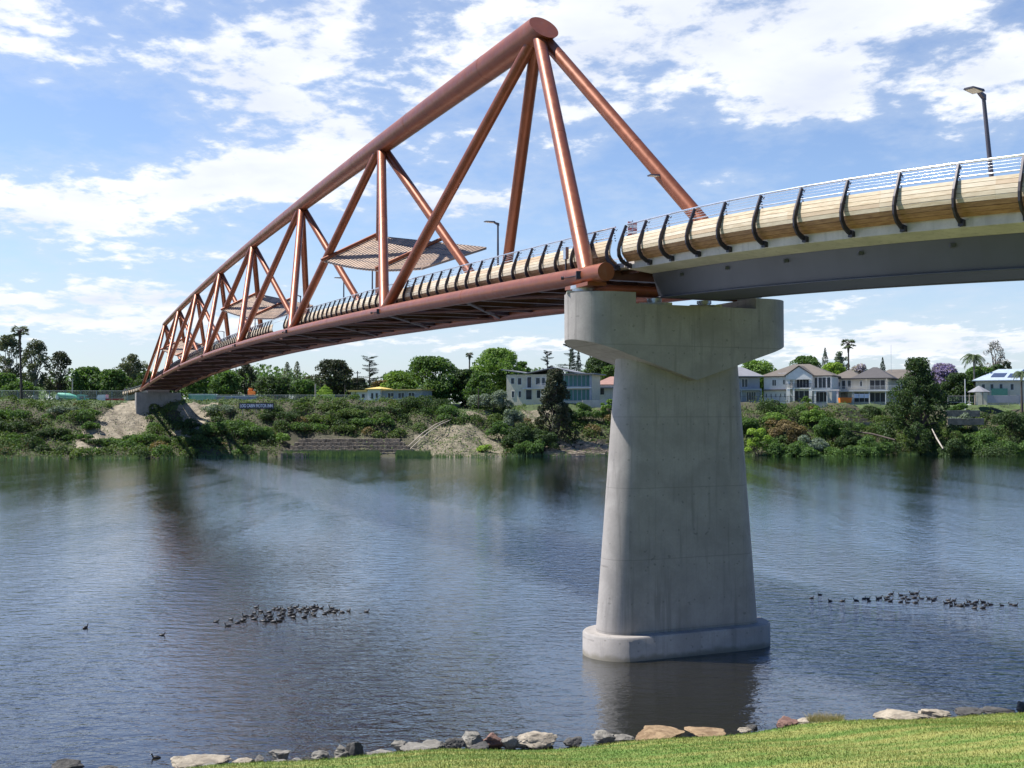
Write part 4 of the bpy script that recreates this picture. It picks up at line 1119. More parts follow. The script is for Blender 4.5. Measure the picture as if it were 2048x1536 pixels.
# yard vehicles (behind the fence)
def truck(px, D, label, w=2.4, col='white_paint', load=None, flip=1):
    p = P_(px, 799, D); root = thing('truck', p, label, 'truck')
    M = Matrix.Translation(p - Vector((0, 0, 1.3))) @ Matrix.Rotation(R(180) if flip < 0 else 0, 4, 'Z')
    mb = MB(); f_ = [(-1.0, .5), (1.0, .5), (1.0, 1.3), (.7, 2.3), (-1.0, 2.4)]
    vs = [M @ Vector((x, -1, z_)) for x, z_ in f_] + [M @ Vector((x, 1, z_)) for x, z_ in f_]
    mb.add(vs, [(4, 3, 2, 1, 0), (5, 6, 7, 8, 9)] + [(i_, (i_ + 1) % 5, 5 + (i_ + 1) % 5, 5 + i_) for i_ in range(5)]); mb.build('cab', col, root)
    mb = MB(); mb.box((.1, -1.01, 1.7), (.9, .03, .6), M); mb.box((.87, 0, 1.75), (.05, 1.6, .6), M @ Matrix.Rotation(0, 4, 'Y')); mb.build('window', 'window_glass', root)
    mb = MB(); mb.box((-3.4, 0, .75), (4.8, 1.6, .3), M); mb.build('chassis', 'rubber', root)
    if load == 'mixer':
        mb = MB(); pts = [M @ Vector((x, 0, z_)) for x, z_ in ((-5.6, 2.5), (-4.8, 2.2), (-3.2, 1.95), (-1.8, 1.7), (-1.3, 1.6))]; mb.sweep(pts, [.3, .6, .75, .6, .3], 16); mb.build('drum', 'green_paint', root)
    if load == 'tray':
        mb = MB(); mb.box((-3.4, 0, 1.2), (4.6, 2.2, .6), M); mb.build('tray', 'red_paint', root)
    for x in (.1, -2.4, -4.6):
        mb = MB(); c_ = M @ Vector((x, -.95, .45)); mb.sweep([c_ - Vector((0, .15, 0)), c_ + Vector((0, .15, 0))], .45, 12); mb.build('wheel', 'rubber', root)
truck(124, 242, 'white truck cab alone behind the left fence', load=None)
truck(166, 240, 'truck with a green mixer drum behind the left fence', load='mixer', col='green_paint')
truck(205, 242, 'white truck with a red tray beside the far abutment', load='tray', flip=-1)
def container(x0, x1, ytop, D, m_, label, name='container'):
    a = P_(x0, 800, D); b_ = P_(x1, 800, D); tz = P_(x0, ytop, D).z
    root = thing(name, (a + b_) / 2, label, 'container'); mb = MB(); mb.box2((a.x, D, a.z - 1.5), (b_.x, D + 2.4, tz)); mb.build('body', m_, root)
    mb = MB(); mb.box2((a.x - .05, D - .06, tz - .02), (b_.x + .05, D + 2.46, tz + .12)); mb.build('rim', 'white_paint', root)
    mb = MB()
    for k in range(int((b_.x - a.x) / .6)): mb.box((a.x + .3 + k * .6, D - .04, (a.z + tz) / 2 - .3), (.08, .08, tz - a.z))
    mb.build('rib', m_, root)
container(377, 428, 789, 232, 'green_paint', 'green site container at the right foot of the far abutment')
container(432, 512, 793, 234, 'blue_paint', 'long blue skip above the motel sign')
# orange digger
p = P_(505, 795, 238)
ex = thing('digger', p, 'orange digger parked above the blue skip', 'excavator')
mb = MB(); mb.box((p.x, p.y, p.z + 1.0), (1.7, 1.6, .9)); mb.box((p.x - .4, p.y, p.z + 1.75), (.8, 1.1, .7)); mb.build('house', 'orange_paint', ex)
mb = MB(); mb.box((p.x, p.y, p.z + .25), (2.2, 1.9, .5)); mb.build('track', 'rubber', ex)
mb = MB(); mb.sweep([p + Vector((.6, -.3, 1.3)), p + Vector((1.5, -.3, 2.3)), p + Vector((2.3, -.3, 1.3))], .13, 8); mb.build('arm', 'orange_paint', ex)
# orange skip by the cream house + terrace
p = P_(1690, 806, 240)
sk = thing('skip_bin', p, 'bright orange skip standing on the steps below the cream house', 'skip')
mb = MB(); mb.hexa([p + Vector(v) for v in ((-1.2, -.6, 0), (1.2, -.6, 0), (1.2, .6, 0), (-1.2, .6, 0), (-1.35, -.8, 1.15), (1.35, -.8, 1.15), (1.35, .8, 1.15), (-1.35, .8, 1.15))]); mb.build('bin', 'orange_paint', sk)
mb = MB(); mb.box((p.x, p.y - .82, p.z + 1.15), (2.8, .06, .1)); mb.box((p.x, p.y - .74, p.z + .55), (2.5, .05, .08)); mb.build('rim', 'orange_paint', sk)
p = P_(1722, 800, 243)
ll = thing('clothes_line', p, 'clothes line with pale blue sheets under the long balcony', 'clothes line')
for k in range(3): mb = MB(); mb.box((p.x - 1 + k * 1.15, p.y, p.z + .9), (1.0, .03, .9)); mb.build('sheet', 'laundry', ll)
mb = MB(); mb.sweep([p + Vector((-2, 0, -.3)), p + Vector((-2, 0, 1.4))], .04, 6); mb.sweep([p + Vector((2, 0, -.3)), p + Vector((2, 0, 1.4))], .04, 6); mb.sweep([p + Vector((-2, 0, 1.36)), p + Vector((2, 0, 1.36))], .012, 4); mb.build('frame', 'galvanised', ll)

rail_fence('chain_fence', -60, 255, 226, 230, P_(150, 797, 228).z, 1.7, 'long chain link fence along the left bank top', 'chain_link', 3.0, 'wires')
rail_fence('site_fence', 380, 700, 229, 228, P_(500, 801, 228).z, 1.2, 'low wire fence along the bank top behind the motel sign', 'chain_link', 3.0, 'wires')

# terraced stone steps at the waterline
tr = thing('stone_terraces', Vector((-35, 208, 0)), 'four long rough stone terraces just above the reeds', 'stone terrace')
for k in range(5):
    x0 = P_(575 + 6 * k, 880, 205).x; x1 = P_(838 - 10 * k, 880, 205).x; y0 = 203.9 + 1.15 * k; z1 = .75 + .62 * k
    mb = MB(); nn_ = 60
    for j in range(nn_):
        xa = x0 + (x1 - x0) * j / nn_; xb = x0 + (x1 - x0) * (j + 1) / nn_ - .03; yy_ = y0 + .112 * xa + random.uniform(-.12, .12)
        zz = z1 + random.uniform(-.1, .08)
        mb.box2((xa, yy_, zz - .8), (xb, yy_ + 1.6, zz))
    mb.build('terrace_course', 'stone_brown', tr)
# slipway rails beside the terraces
sl = thing('slipway', P_(815, 905, 203), 'pair of pale timber slip rails running down to the water by the eroded slope', 'slipway')
for dx_ in (0, .9):
    mb = MB()
    pts = [P_(803, 909, 204), P_(845, 870, 208), P_(872, 852, 212), P_(905, 838, 217)]
    mb.sweep([q + Vector((dx_, 0, .35)) for q in pts], .09, 6); mb.build('rail', 'wood_pale', sl)
# masonry revetment right of the casuarina
rv = thing('stone_revetment', Vector((13, 208, 0)), 'rough dry stone revetment at the waterline left of the pier', 'stone wall')
mb = MB()
for k in range(1100):
    x = random.uniform(6.5, 22); q = random.uniform(-.4, 9.5); y = float(yw(x)) + q
    w = random.uniform(.25, .7); z_ = T(x, y)
    if q > 5.5 and random.random() < .4: continue
    vs = []
    for sx_ in (-1, 1):
        for sy_ in (-1, 1):
            for sz_ in (-1, 1): vs.append((x + sx_ * w * random.uniform(.7, 1), y + sy_ * w * .7 * random.uniform(.7, 1), z_ + .12 + sz_ * w * .33 * random.uniform(.6, 1.1)))
    mb.add(vs, [(0, 1, 3, 2), (4, 6, 7, 5), (0, 4, 5, 1), (2, 3, 7, 6), (0, 2, 6, 4), (1, 5, 7, 3)])
mb.build('stones', 'stone_brown', rv)
# garden steps and retaining walls on the right bank
st = thing('garden_steps', P_(1690, 830, 226), 'dark terraced garden walls below the cream house', 'retaining wall')
for k in range(5):
    a = P_(1672 + 8 * k, 816 + 7 * k, 233 - 2.0 * k); b_ = P_(1712 + 8 * k, 816 + 7 * k, 233 - 2.0 * k)
    mb = MB(); mb.box2((a.x, a.y, a.z - 1.4), (b_.x, a.y + 2.2, a.z)); mb.build('step', 'stone_brown', st)
rw = thing('retaining_wall', P_(1930, 845, 222), 'long low stone retaining wall below the gazebo', 'retaining wall')
for (x0, x1, yy_, D) in ((1895, 1968, 838, 222), (1890, 1960, 822, 228)):
    a = P_(x0, yy_, D); b_ = P_(x1, yy_, D)
    mb = MB(); mb.box2((a.x, D, a.z - 1.2), (b_.x, D + .5, a.z)); mb.build('wall_course', 'stone_brown', rw)
    mb = MB(); mb.box2((a.x - .1, D - .06, a.z + .003), (b_.x + .1, D + .56, a.z + .12)); mb.build('coping', 'wood_pale', rw)
hw = thing('terrace_wall', P_(1560, 806, 234), 'pale terrace wall edging the lawn in front of the white house', 'retaining wall')
a = P_(1478, 806, 236); b_ = P_(1655, 806, 236); mb = MB(); mb.box2((a.x, 236, a.z - 1.2), (b_.x, 236.6, a.z)); mb.build('wall', 'wall_beige', hw)
ow = thing('garden_wall', P_(1195, 808, 228), 'low pale block wall in front of the green glazed wing', 'retaining wall')
a = P_(1165, 800, 230); b_ = P_(1222, 800, 230); mb = MB(); mb.box2((a.x, 230, a.z - 1.6), (b_.x, 230.5, a.z)); mb.build('wall', 'wall_beige', ow)
lg = thing('fallen_log', P_(1880, 880, 207), 'pale leaning dead log by the dark casuarina at the right', 'log')
mb = MB(); mb.sweep([P_(1864, 858, 209), P_(1873, 876, 207), P_(1886, 897, 204)], [.08, .16, .14], 7); mb.build('trunk', 'bark_pale', lg)
lg = thing('fallen_log', P_(1740, 870, 207), 'long dark fallen trunk lying across the bank below the garden steps', 'log')
mb = MB(); mb.sweep([P_(1700, 862, 214), P_(1745, 868, 210), P_(1790, 880, 206)], [.14, .2, .16], 7); mb.build('trunk', 'bark_dark', lg)
# ------------------------------------------------------------------ vegetation
def limb(mb, a, b_, r0, r1, n=6, wob=.05):
    L_ = (b_ - a).length; pts = [a]
    for k in range(1, 5):
        pts.append(a.lerp(b_, k / 4) + (Vector((random.gauss(0, 1), random.gauss(0, 1), random.gauss(0, .4))) * L_ * wob if k < 4 else Vector()))
    mb.sweep(pts, [r0 + (r1 - r0) * k / 4 for k in range(5)], n, False)
def blobs(cs, rs, n, fl=.75, up=True):
    """leaf points on a set of clusters; returns points and normals"""
    w = np.array(rs) ** 2; idx = rng.choice(len(cs), n, p=w / w.sum())
    d = rng.normal(0, 1, (n, 3)); d /= np.linalg.norm(d, axis=1)[:, None]
    if up: d[:, 2] = np.where(d[:, 2] < -.35, -d[:, 2], d[:, 2])
    rr = np.array(rs)[idx] * rng.uniform(.55, 1.08, n) ** .6
    P = np.array(cs)[idx] + d * rr[:, None] * np.array([1, 1, fl])
    return P, d
def make_tree(kind, px, ytop, wpx, D, m_, label, name, cat='tree', bark='bark_grey', ybase=None, dens=1.0, group=None, lsz=1.0):
    p = P_(px, 800, D); gz_ = T(p.x, D) if ybase is None else P_(px, ybase, D).z
    if kind == 'bush':
        while P_(px, ytop, D).z - gz_ < 1.9 and D > 204.5: D -= .75; p = P_(px, 800, D); gz_ = T(p.x, D)
    base = Vector((p.x, D, gz_ - .15)); H = max(1.3, P_(px, ytop, D).z - gz_); Wd = wpx / FPX * D / 2 * {'round': 1.14 if D > 216 else 1, 'massif': 1.4, 'cone': 1.45}.get(kind, 1)
    root = thing(name, base, label, cat, group)
    tr = MB(); bx, by, bz = base
    ctr = np.array([bx, by, 0.0])
    if kind in ('round', 'gum', 'bare', 'lollipop', 'massif'):
        cb = {'round': .02, 'gum': .16, 'bare': .3, 'lollipop': .4, 'massif': .0}[kind]
        top = base + Vector((0, 0, H * (cb + .22))); r0 = max(.12, H * .028)
        limb(tr, base, top, r0 * 1.2, r0 * .75, 8, .02)
        K = {'round': 84, 'gum': 72, 'bare': 34, 'lollipop': 14, 'massif': 130}[kind]
        cs, rs = [], []
        for k in range(K):
            u = random.random(); zz = cb + (1 - cb) * (u ** .8) * .97
            prof_ = math.sin(math.pi * min(1, max(.05, (zz - cb * .7) / (1.02 - cb * .7))) ** .75) ** .6
            if kind == 'massif': prof_ = (1.02 - zz) ** .62 * min(1, zz * 4 + .62) * random.uniform(.75, 1.1)
            th = random.uniform(0, 2 * math.pi); rad = Wd * prof_ * math.sqrt(random.uniform(.1, 1)) * .9
            rr = Wd * random.uniform(.2, .36) if kind == 'round' else Wd * random.uniform(.12, .25)
            rr = min(rr, H * .2) * (.62 if kind == 'massif' else 1)
            z_ = min(bz + H * zz, bz + H - rr * .75)
            cs.append((bx + rad * math.cos(th), by + rad * math.sin(th) * .8, z_)); rs.append(rr)
        for c_, rr in list(zip(cs, rs))[:(22 if kind != 'round' else 10)]:
            limb(tr, top - Vector((0, 0, H * .05 * random.random())), Vector(c_), r0 * .42, r0 * .1, 5, .07)
        n = int(min(26000, {'round': 85, 'gum': 52, 'bare': 10, 'lollipop': 40, 'massif': 36}[kind] * dens * 2 * Wd * H))
        P, Nn = blobs(cs, rs, n, .8 if kind == 'round' else 1.0, kind == 'round')
        V = leaves(P, Nn, .54 * lsz if kind == 'round' else .42 * lsz, .65)
    elif kind == 'bush':
        K = int(10 + Wd * 2); cs, rs = [], []
        for k in range(K):
            th = random.uniform(0, 6.283); rad = Wd * math.sqrt(random.random()) * .8; rr = min(H * .5, Wd * random.uniform(.2, .42))
            cs.append((bx + rad * math.cos(th), by + rad * math.sin(th) * .6, bz + max(rr * .5, (H - rr) * (1 - (rad / Wd) ** 2 * .8) * random.uniform(.45, 1)))); rs.append(rr)
        for c_ in cs[:6]: limb(tr, base, Vector(c_), .07, .03, 5, .06)
        n = int(min(7000, 120 * dens * 2 * Wd * H))
        P, Nn = blobs(cs, rs, n, .8); V = leaves(P, Nn, .36 * lsz, .6)
    elif kind == 'cone':
        limb(tr, base, base + Vector((0, 0, H * .9)), H * .02, .04, 6, .005)
        n = int(2600 * dens); u = rng.random(n) ** .75; z_ = .04 + .96 * (1 - u)
        rr = Wd * (1 - z_) ** .8 * (1 + .16 * np.sin(z_ * 40) + rng.normal(0, .10, n)); th = rng.uniform(0, 6.283, n)
        q = rng.uniform(.6, 1, n)
        P = np.stack([bx + rr * q * np.cos(th), by + rr * q * np.sin(th), bz + H * z_ * .985], 1)
        Nn = np.stack([np.cos(th), np.sin(th), np.full(n, .5)], 1); V = leaves(P, Nn, .34 * lsz, .5, .6)
    elif kind == 'column':
        limb(tr, base, base + Vector((0, 0, H * .9)), H * .015, .04, 6, .005)
        n = int(1800 * dens); z_ = rng.random(n); rr = Wd * np.minimum(1, (1.03 - z_) * 3.2) ** .7 * np.minimum(1, .35 + z_ * 6) * (1 + rng.normal(0, .14, n)); th = rng.uniform(0, 6.283, n)
        P = np.stack([bx + rr * np.cos(th), by + rr * np.sin(th), bz + H * z_ * .98], 1)
        Nn = np.stack([np.cos(th), np.sin(th), np.full(n, .6)], 1); V = leaves(P, Nn, .34 * lsz, .4, .5)
    elif kind == 'cedar':
        limb(tr, base, base + Vector((0, 0, H * .97)), H * .024, .05, 8, .008)
        Ps, Ns = [], []
        for k in range(13):
            zz = .28 + .70 * k / 12; L_ = Wd * (1.05 - .55 * (zz - .28) / .7) * random.uniform(.7, 1.05)
            for j in range(3):
                th = random.uniform(0, 6.283); e = Vector((math.cos(th), math.sin(th) * .8, 0)) * L_
                a_ = base + Vector((0, 0, H * zz)); b2 = a_ + e + Vector((0, 0, H * random.uniform(-.01, .05)))
                limb(tr, a_, b2, H * .008, .03, 5, .03)
                n = int(95 * dens); u = rng.uniform(.15, 1, n)
                q = np.array(a_)[None] + np.array(b2 - a_)[None] * u[:, None] + rng.normal(0, 1, (n, 3)) * np.array([.5, .5, .10]) * (L_ * .17)
                q[:, 2] += .25; Ps.append(q); Ns.append(np.tile([0, 0, 1.0], (n, 1)))
        V = leaves(np.concatenate(Ps), np.concatenate(Ns), .42 * lsz, .5, .25)
    elif kind in ('fanpalm', 'palm', 'datepalm'):
        lean = Vector((random.uniform(-.02, .02) * H, 0, 0))
        if kind == 'fanpalm' and px < 100: lean = Vector((-.6, 0, 0))
        top = base + Vector((0, 0, H - Wd * .75)) + lean
        tr.sweep([base, base.lerp(top, .5) + lean * .1, top], [.3, .2, .17], 9)
        if kind != 'palm': tr.sweep([top - Vector((0, 0, Wd * 1.0)), top], [.22, .42], 8)
        Vl = []
        nf = 34 if kind == 'fanpalm' else 26
        for k in range(nf):
            th = 2 * math.pi * k / nf * 2.4 + random.random() * .5; up = random.uniform(-.55, 1.0) if kind == 'fanpalm' else random.uniform(.0, 1.0)
            dr = Vector((math.cos(th), math.sin(th), up)).normalized()
            if kind == 'fanpalm':
                L_ = Wd * .55; c_ = top + dr * L_; side = dr.cross(Vector((0, 0, 1))).normalized(); u2 = side.cross(dr)
                limb(tr, top, c_, .035, .025, 4, .01)
                for j in range(9):
                    an = (j - 4) * .30; e = (dr * math.cos(an) + side * math.sin(an)) * Wd * .46 * random.uniform(.85, 1.05) - Vector((0, 0, .18 * Wd * abs(math.sin(an)) + .08 * Wd))
                    w_ = (dr * -math.sin(an) + side * math.cos(an)) * .085 * Wd * .55
                    Vl.append([c_ - w_ * .3, c_ + w_ * .3, c_ + e * .6 + w_, c_ + e]); Vl.append([c_ - w_ * .3, c_ + e * .6 - w_, c_ + e, c_ + e * .6 + w_ * .2])
            else:
                L_ = Wd * random.uniform(.9, 1.15); pts = [top + Vector((dr.x, dr.y, 0)).normalized() * L_ * q + Vector((0, 0, L_ * (.55 * up * q * 2 - 1.0 * q * q))) for q in (0, .2, .4, .6, .8, 1)]
                side = dr.cross(Vector((0, 0, 1))).normalized()
                for j in range(5):
                    a_, b2 = pts[j], pts[j + 1]
                    for q in (0, .25, .5, .75):
                        m1 = a_.lerp(b2, q)
                        for sg_ in (-1, 1):
                            e = side * sg_ * L_ * .26 * (1.1 - .15 * j) + (b2 - a_) * .5 - Vector((0, 0, L_ * .12)); Vl.append([m1, m1 + (b2 - a_) * .22, m1 + e + (b2 - a_) * .08, m1 + e])
        V = np.array([[tuple(v) for v in q] for q in Vl])
    nm = {'fanpalm': 'frond_crown', 'palm': 'frond_crown', 'datepalm': 'frond_crown', 'bush': 'foliage'}.get(kind, 'crown')
    tr.build('trunk' if kind != 'bush' else 'stem', bark, root)
    quads(nm, V, m_, root)
    return root
TREES = [
 # kind, px, ytop, width px, distance, leaf, bark, base y, name, label
 ('fanpalm', 44, 645, 42, 226, 'leaf_palm', 'bark_dark', 812, 'fan_palm', 'very tall slender fan palm rising from the left bank'),
 ('gum', 16, 668, 70, 262, 'leaf_gum', 'bark_pale', None, 'gum_tree', 'sparse pale gum tree at the left edge of the photo'),
 ('gum', 72, 678, 66, 258, 'leaf_gum', 'bark_pale', None, 'gum_tree', 'airy gum tree directly right of the tall fan palm'),
 ('gum', 116, 702, 64, 250, 'leaf_casuarina', 'bark_dark', None, 'gum_tree', 'darker bushy gum tree third from the left edge'),
 ('round', 8, 745, 60, 246, 'leaf_mid', 'bark_dark', None, 'broad_tree', 'low green tree below the gum at the left edge'),
 ('round', 40, 762, 70, 242, 'leaf_mid', 'bark_dark', None, 'broad_tree', 'low bright tree behind the foot of the fan palm'),
 ('round', 178, 733, 70, 252, 'leaf_mid', 'bark_dark', None, 'broad_tree', 'dense dark green tree left of the bridge, nearer the gums'),
 ('round', 226, 738, 60, 250, 'leaf_mid', 'bark_dark', None, 'broad_tree', 'dense green tree left of the bridge, nearer the abutment'),
 ('gum', 262, 708, 84, 260, 'leaf_gum', 'bark_grey', None, 'gum_tree', 'broad grey green gum tree behind the left end of the truss'),
 ('round', 300, 742, 60, 250, 'leaf_dark', 'bark_dark', None, 'broad_tree', 'dark tree directly behind the far end of the truss'),
 ('round', 345, 750, 60, 252, 'leaf_mid', 'bark_dark', None, 'broad_tree', 'green tree behind the far abutment under the deck'),
 ('round', 400, 746, 66, 248, 'leaf_mid', 'bark_dark', None, 'broad_tree', 'green tree under the deck behind the green container'),
 ('round', 452, 742, 60, 244, 'leaf_mid', 'bark_dark', None, 'broad_tree', 'bright green tree under the deck by the twin power poles'),
 ('gum', 492, 726, 50, 252, 'leaf_casuarina', 'bark_dark', None, 'gum_tree', 'tall dark gum tree behind the twin power poles'),
 ('round', 548, 752, 78, 238, 'leaf_dark', 'bark_dark', None, 'broad_tree', 'round dark green tree right above the motel sign'),
 ('column', 574, 721, 16, 262, 'leaf_gum', 'bark_dark', None, 'poplar', 'left one of two slim poplars behind the motel sign tree'),
 ('column', 594, 720, 15, 262, 'leaf_gum', 'bark_dark', None, 'poplar', 'right one of two slim poplars behind the motel sign tree'),
 ('round', 606, 758, 60, 246, 'leaf_mid', 'bark_dark', None, 'broad_tree', 'soft green tree below the poplars'),
 ('round', 620, 752, 36, 270, 'leaf_gum', 'bark_dark', None, 'broad_tree', 'small pale tree right of the poplars'),
 ('round', 668, 718, 78, 258, 'leaf_casuarina', 'bark_dark', None, 'pine_tree', 'big grey green domed tree left of the flat topped cedar'),
 ('cone', 650, 768, 36, 241, 'leaf_lime', 'bark_dark', 800, 'lime_bush', 'lime green bush in front of the big grey domed tree'),
 ('cedar', 738, 714, 64, 258, 'leaf_cedar', 'bark_dark', None, 'cedar', 'flat topped dark cedar behind the motel'),
 ('round', 716, 755, 40, 266, 'leaf_casuarina', 'bark_dark', None, 'broad_tree', 'dark tree at the left foot of the flat topped cedar'),
 ('round', 764, 760, 46, 262, 'leaf_rust', 'bark_dark', None, 'broad_tree', 'brownish tree at the right foot of the flat topped cedar'),
 ('round', 797, 742, 62, 254, 'leaf_bright', 'bark_dark', None, 'broad_tree', 'bright green tree behind the right half of the motel'),
 ('round', 864, 712, 108, 250, 'leaf_mid', 'bark_dark', None, 'fig_tree', 'very big domed green tree at the right end of the motel'),
 ('round', 930, 738, 54, 248, 'leaf_dark', 'bark_dark', None, 'broad_tree', 'dark green tree between the big domed tree and the bright one'),
 ('fanpalm', 938, 701, 20, 262, 'leaf_palm', 'bark_grey', None, 'fan_palm', 'small palm poking up left of the bright green tree'),
 ('round', 993, 696, 106, 254, 'leaf_bright', 'bark_dark', None, 'broad_tree', 'large bright green tree above the cream house'),
 ('round', 962, 745, 60, 244, 'leaf_mid', 'bark_dark', None, 'broad_tree', 'mid green tree below the large bright green tree'),
 ('round', 1044, 722, 34, 262, 'leaf_mid', 'bark_dark', None, 'broad_tree', 'small tree top above the grey roof of the cream house'),
 ('cedar', 1095, 702, 40, 262, 'leaf_cedar', 'bark_dark', None, 'cedar', 'small open conifer above the ridge of the cream house'),
 ('cedar', 1140, 684, 76, 264, 'leaf_cedar', 'bark_dark', None, 'cedar', 'wide dark cedar behind the green glazed wing'),
 ('column', 1144, 691, 11, 254, 'leaf_cypress', 'bark_dark', None, 'cypress', 'left one of two dark cypress columns above the green wing'),
 ('column', 1157, 699, 10, 254, 'leaf_cypress', 'bark_dark', None, 'cypress', 'right one of two dark cypress columns above the green wing'),
 ('round', 1200, 712, 80, 262, 'leaf_dark', 'bark_dark', None, 'broad_tree', 'dark green tree above the red roofed cottage'),
 ('round', 1228, 730, 60, 256, 'leaf_mid', 'bark_dark', None, 'broad_tree', 'green tree half hidden by the left side of the pier'),
 ('round', 1515, 720, 84, 270, 'leaf_bright', 'bark_dark', None, 'broad_tree', 'green tree behind the blue grey house'),
 ('round', 1612, 711, 70, 276, 'leaf_mid', 'bark_dark', None, 'broad_tree', 'green tree behind the roof of the white house'),
 ('cone', 1651, 692, 32, 272, 'leaf_cypress', 'bark_dark', None, 'conifer', 'dark pointed conifer above the white house'),
 ('gum', 1684, 702, 44, 276, 'leaf_grey', 'bark_grey', None, 'gum_tree', 'pale airy tree left of the fan palm above the cream house'),
 ('round', 1668, 724, 56, 266, 'leaf_lime', 'bark_dark', None, 'broad_tree', 'yellow green tree between the white and the cream house'),
 ('fanpalm', 1699, 673, 36, 266, 'leaf_palm', 'bark_dark', None, 'fan_palm', 'shaggy fan palm above the cream house'),
 ('round', 1716, 727, 46, 272, 'bloom_pale', 'bark_grey', None, 'jacaranda', 'pale lilac jacaranda behind the dark roof'),
 ('round', 1740, 738, 34, 276, 'leaf_mid', 'bark_dark', None, 'broad_tree', 'small green tree right of the pale jacaranda'),
 ('cone', 1766, 712, 26, 274, 'leaf_cypress', 'bark_dark', None, 'conifer', 'dark pointed conifer above the white chimney'),
 ('round', 1888, 726, 62, 266, 'bloom_purple', 'bark_grey', None, 'jacaranda', 'vivid purple jacaranda right of the big casuarina'),
 ('round', 1862, 740, 30, 268, 'leaf_mid', 'bark_dark', None, 'broad_tree', 'small green tree left of the purple jacaranda'),
 ('round', 1915, 745, 60, 254, 'leaf_dark', 'bark_dark', None, 'broad_tree', 'dark green tree in front of the purple jacaranda'),
 ('palm', 1949, 695, 44, 254, 'leaf_palm', 'bark_grey', None, 'date_palm', 'drooping palm in front of the bare grey tree'),
 ('bare', 1990, 672, 66, 268, 'leaf_bare', 'bark_grey', None, 'bare_tree', 'nearly leafless grey tree above the blue roof'),
 ('round', 1958, 732, 64, 258, 'leaf_mid', 'bark_dark', None, 'broad_tree', 'green tree behind the gazebo'),
 ('round', 1996, 728, 44, 264, 'leaf_dark', 'bark_dark', None, 'broad_tree', 'dark tree at the foot of the bare grey tree'),
 ('gum', 2015, 720, 30, 262, 'leaf_casuarina', 'bark_dark', None, 'gum_tree', 'small sparse tree right of the bare grey tree'),
 ('datepalm', 2044, 732, 32, 236, 'leaf_palm', 'bark_dark', None, 'date_palm', 'date palm cut by the right edge of the photo'),
 # on the bank itself
 ('massif', 1110, 736, 84, 213, 'leaf_casuarina', 'bark_dark', 912, 'casuarina', 'tall ragged dark casuarina in front of the green glazed wing'),
 ('massif', 1834, 716, 138, 215, 'leaf_dark', 'bark_dark', 902, 'casuarina', 'huge dark casuarina on the right bank'),
]
for k, px, yt, w, D, lm_, bk, yb, nm, lb in TREES:
    make_tree(k, px, yt, w, D, lm_, lb, nm, 'palm' if 'palm' in nm else 'tree', bk, yb, dens=1.9 if D < 216 else 1.0)
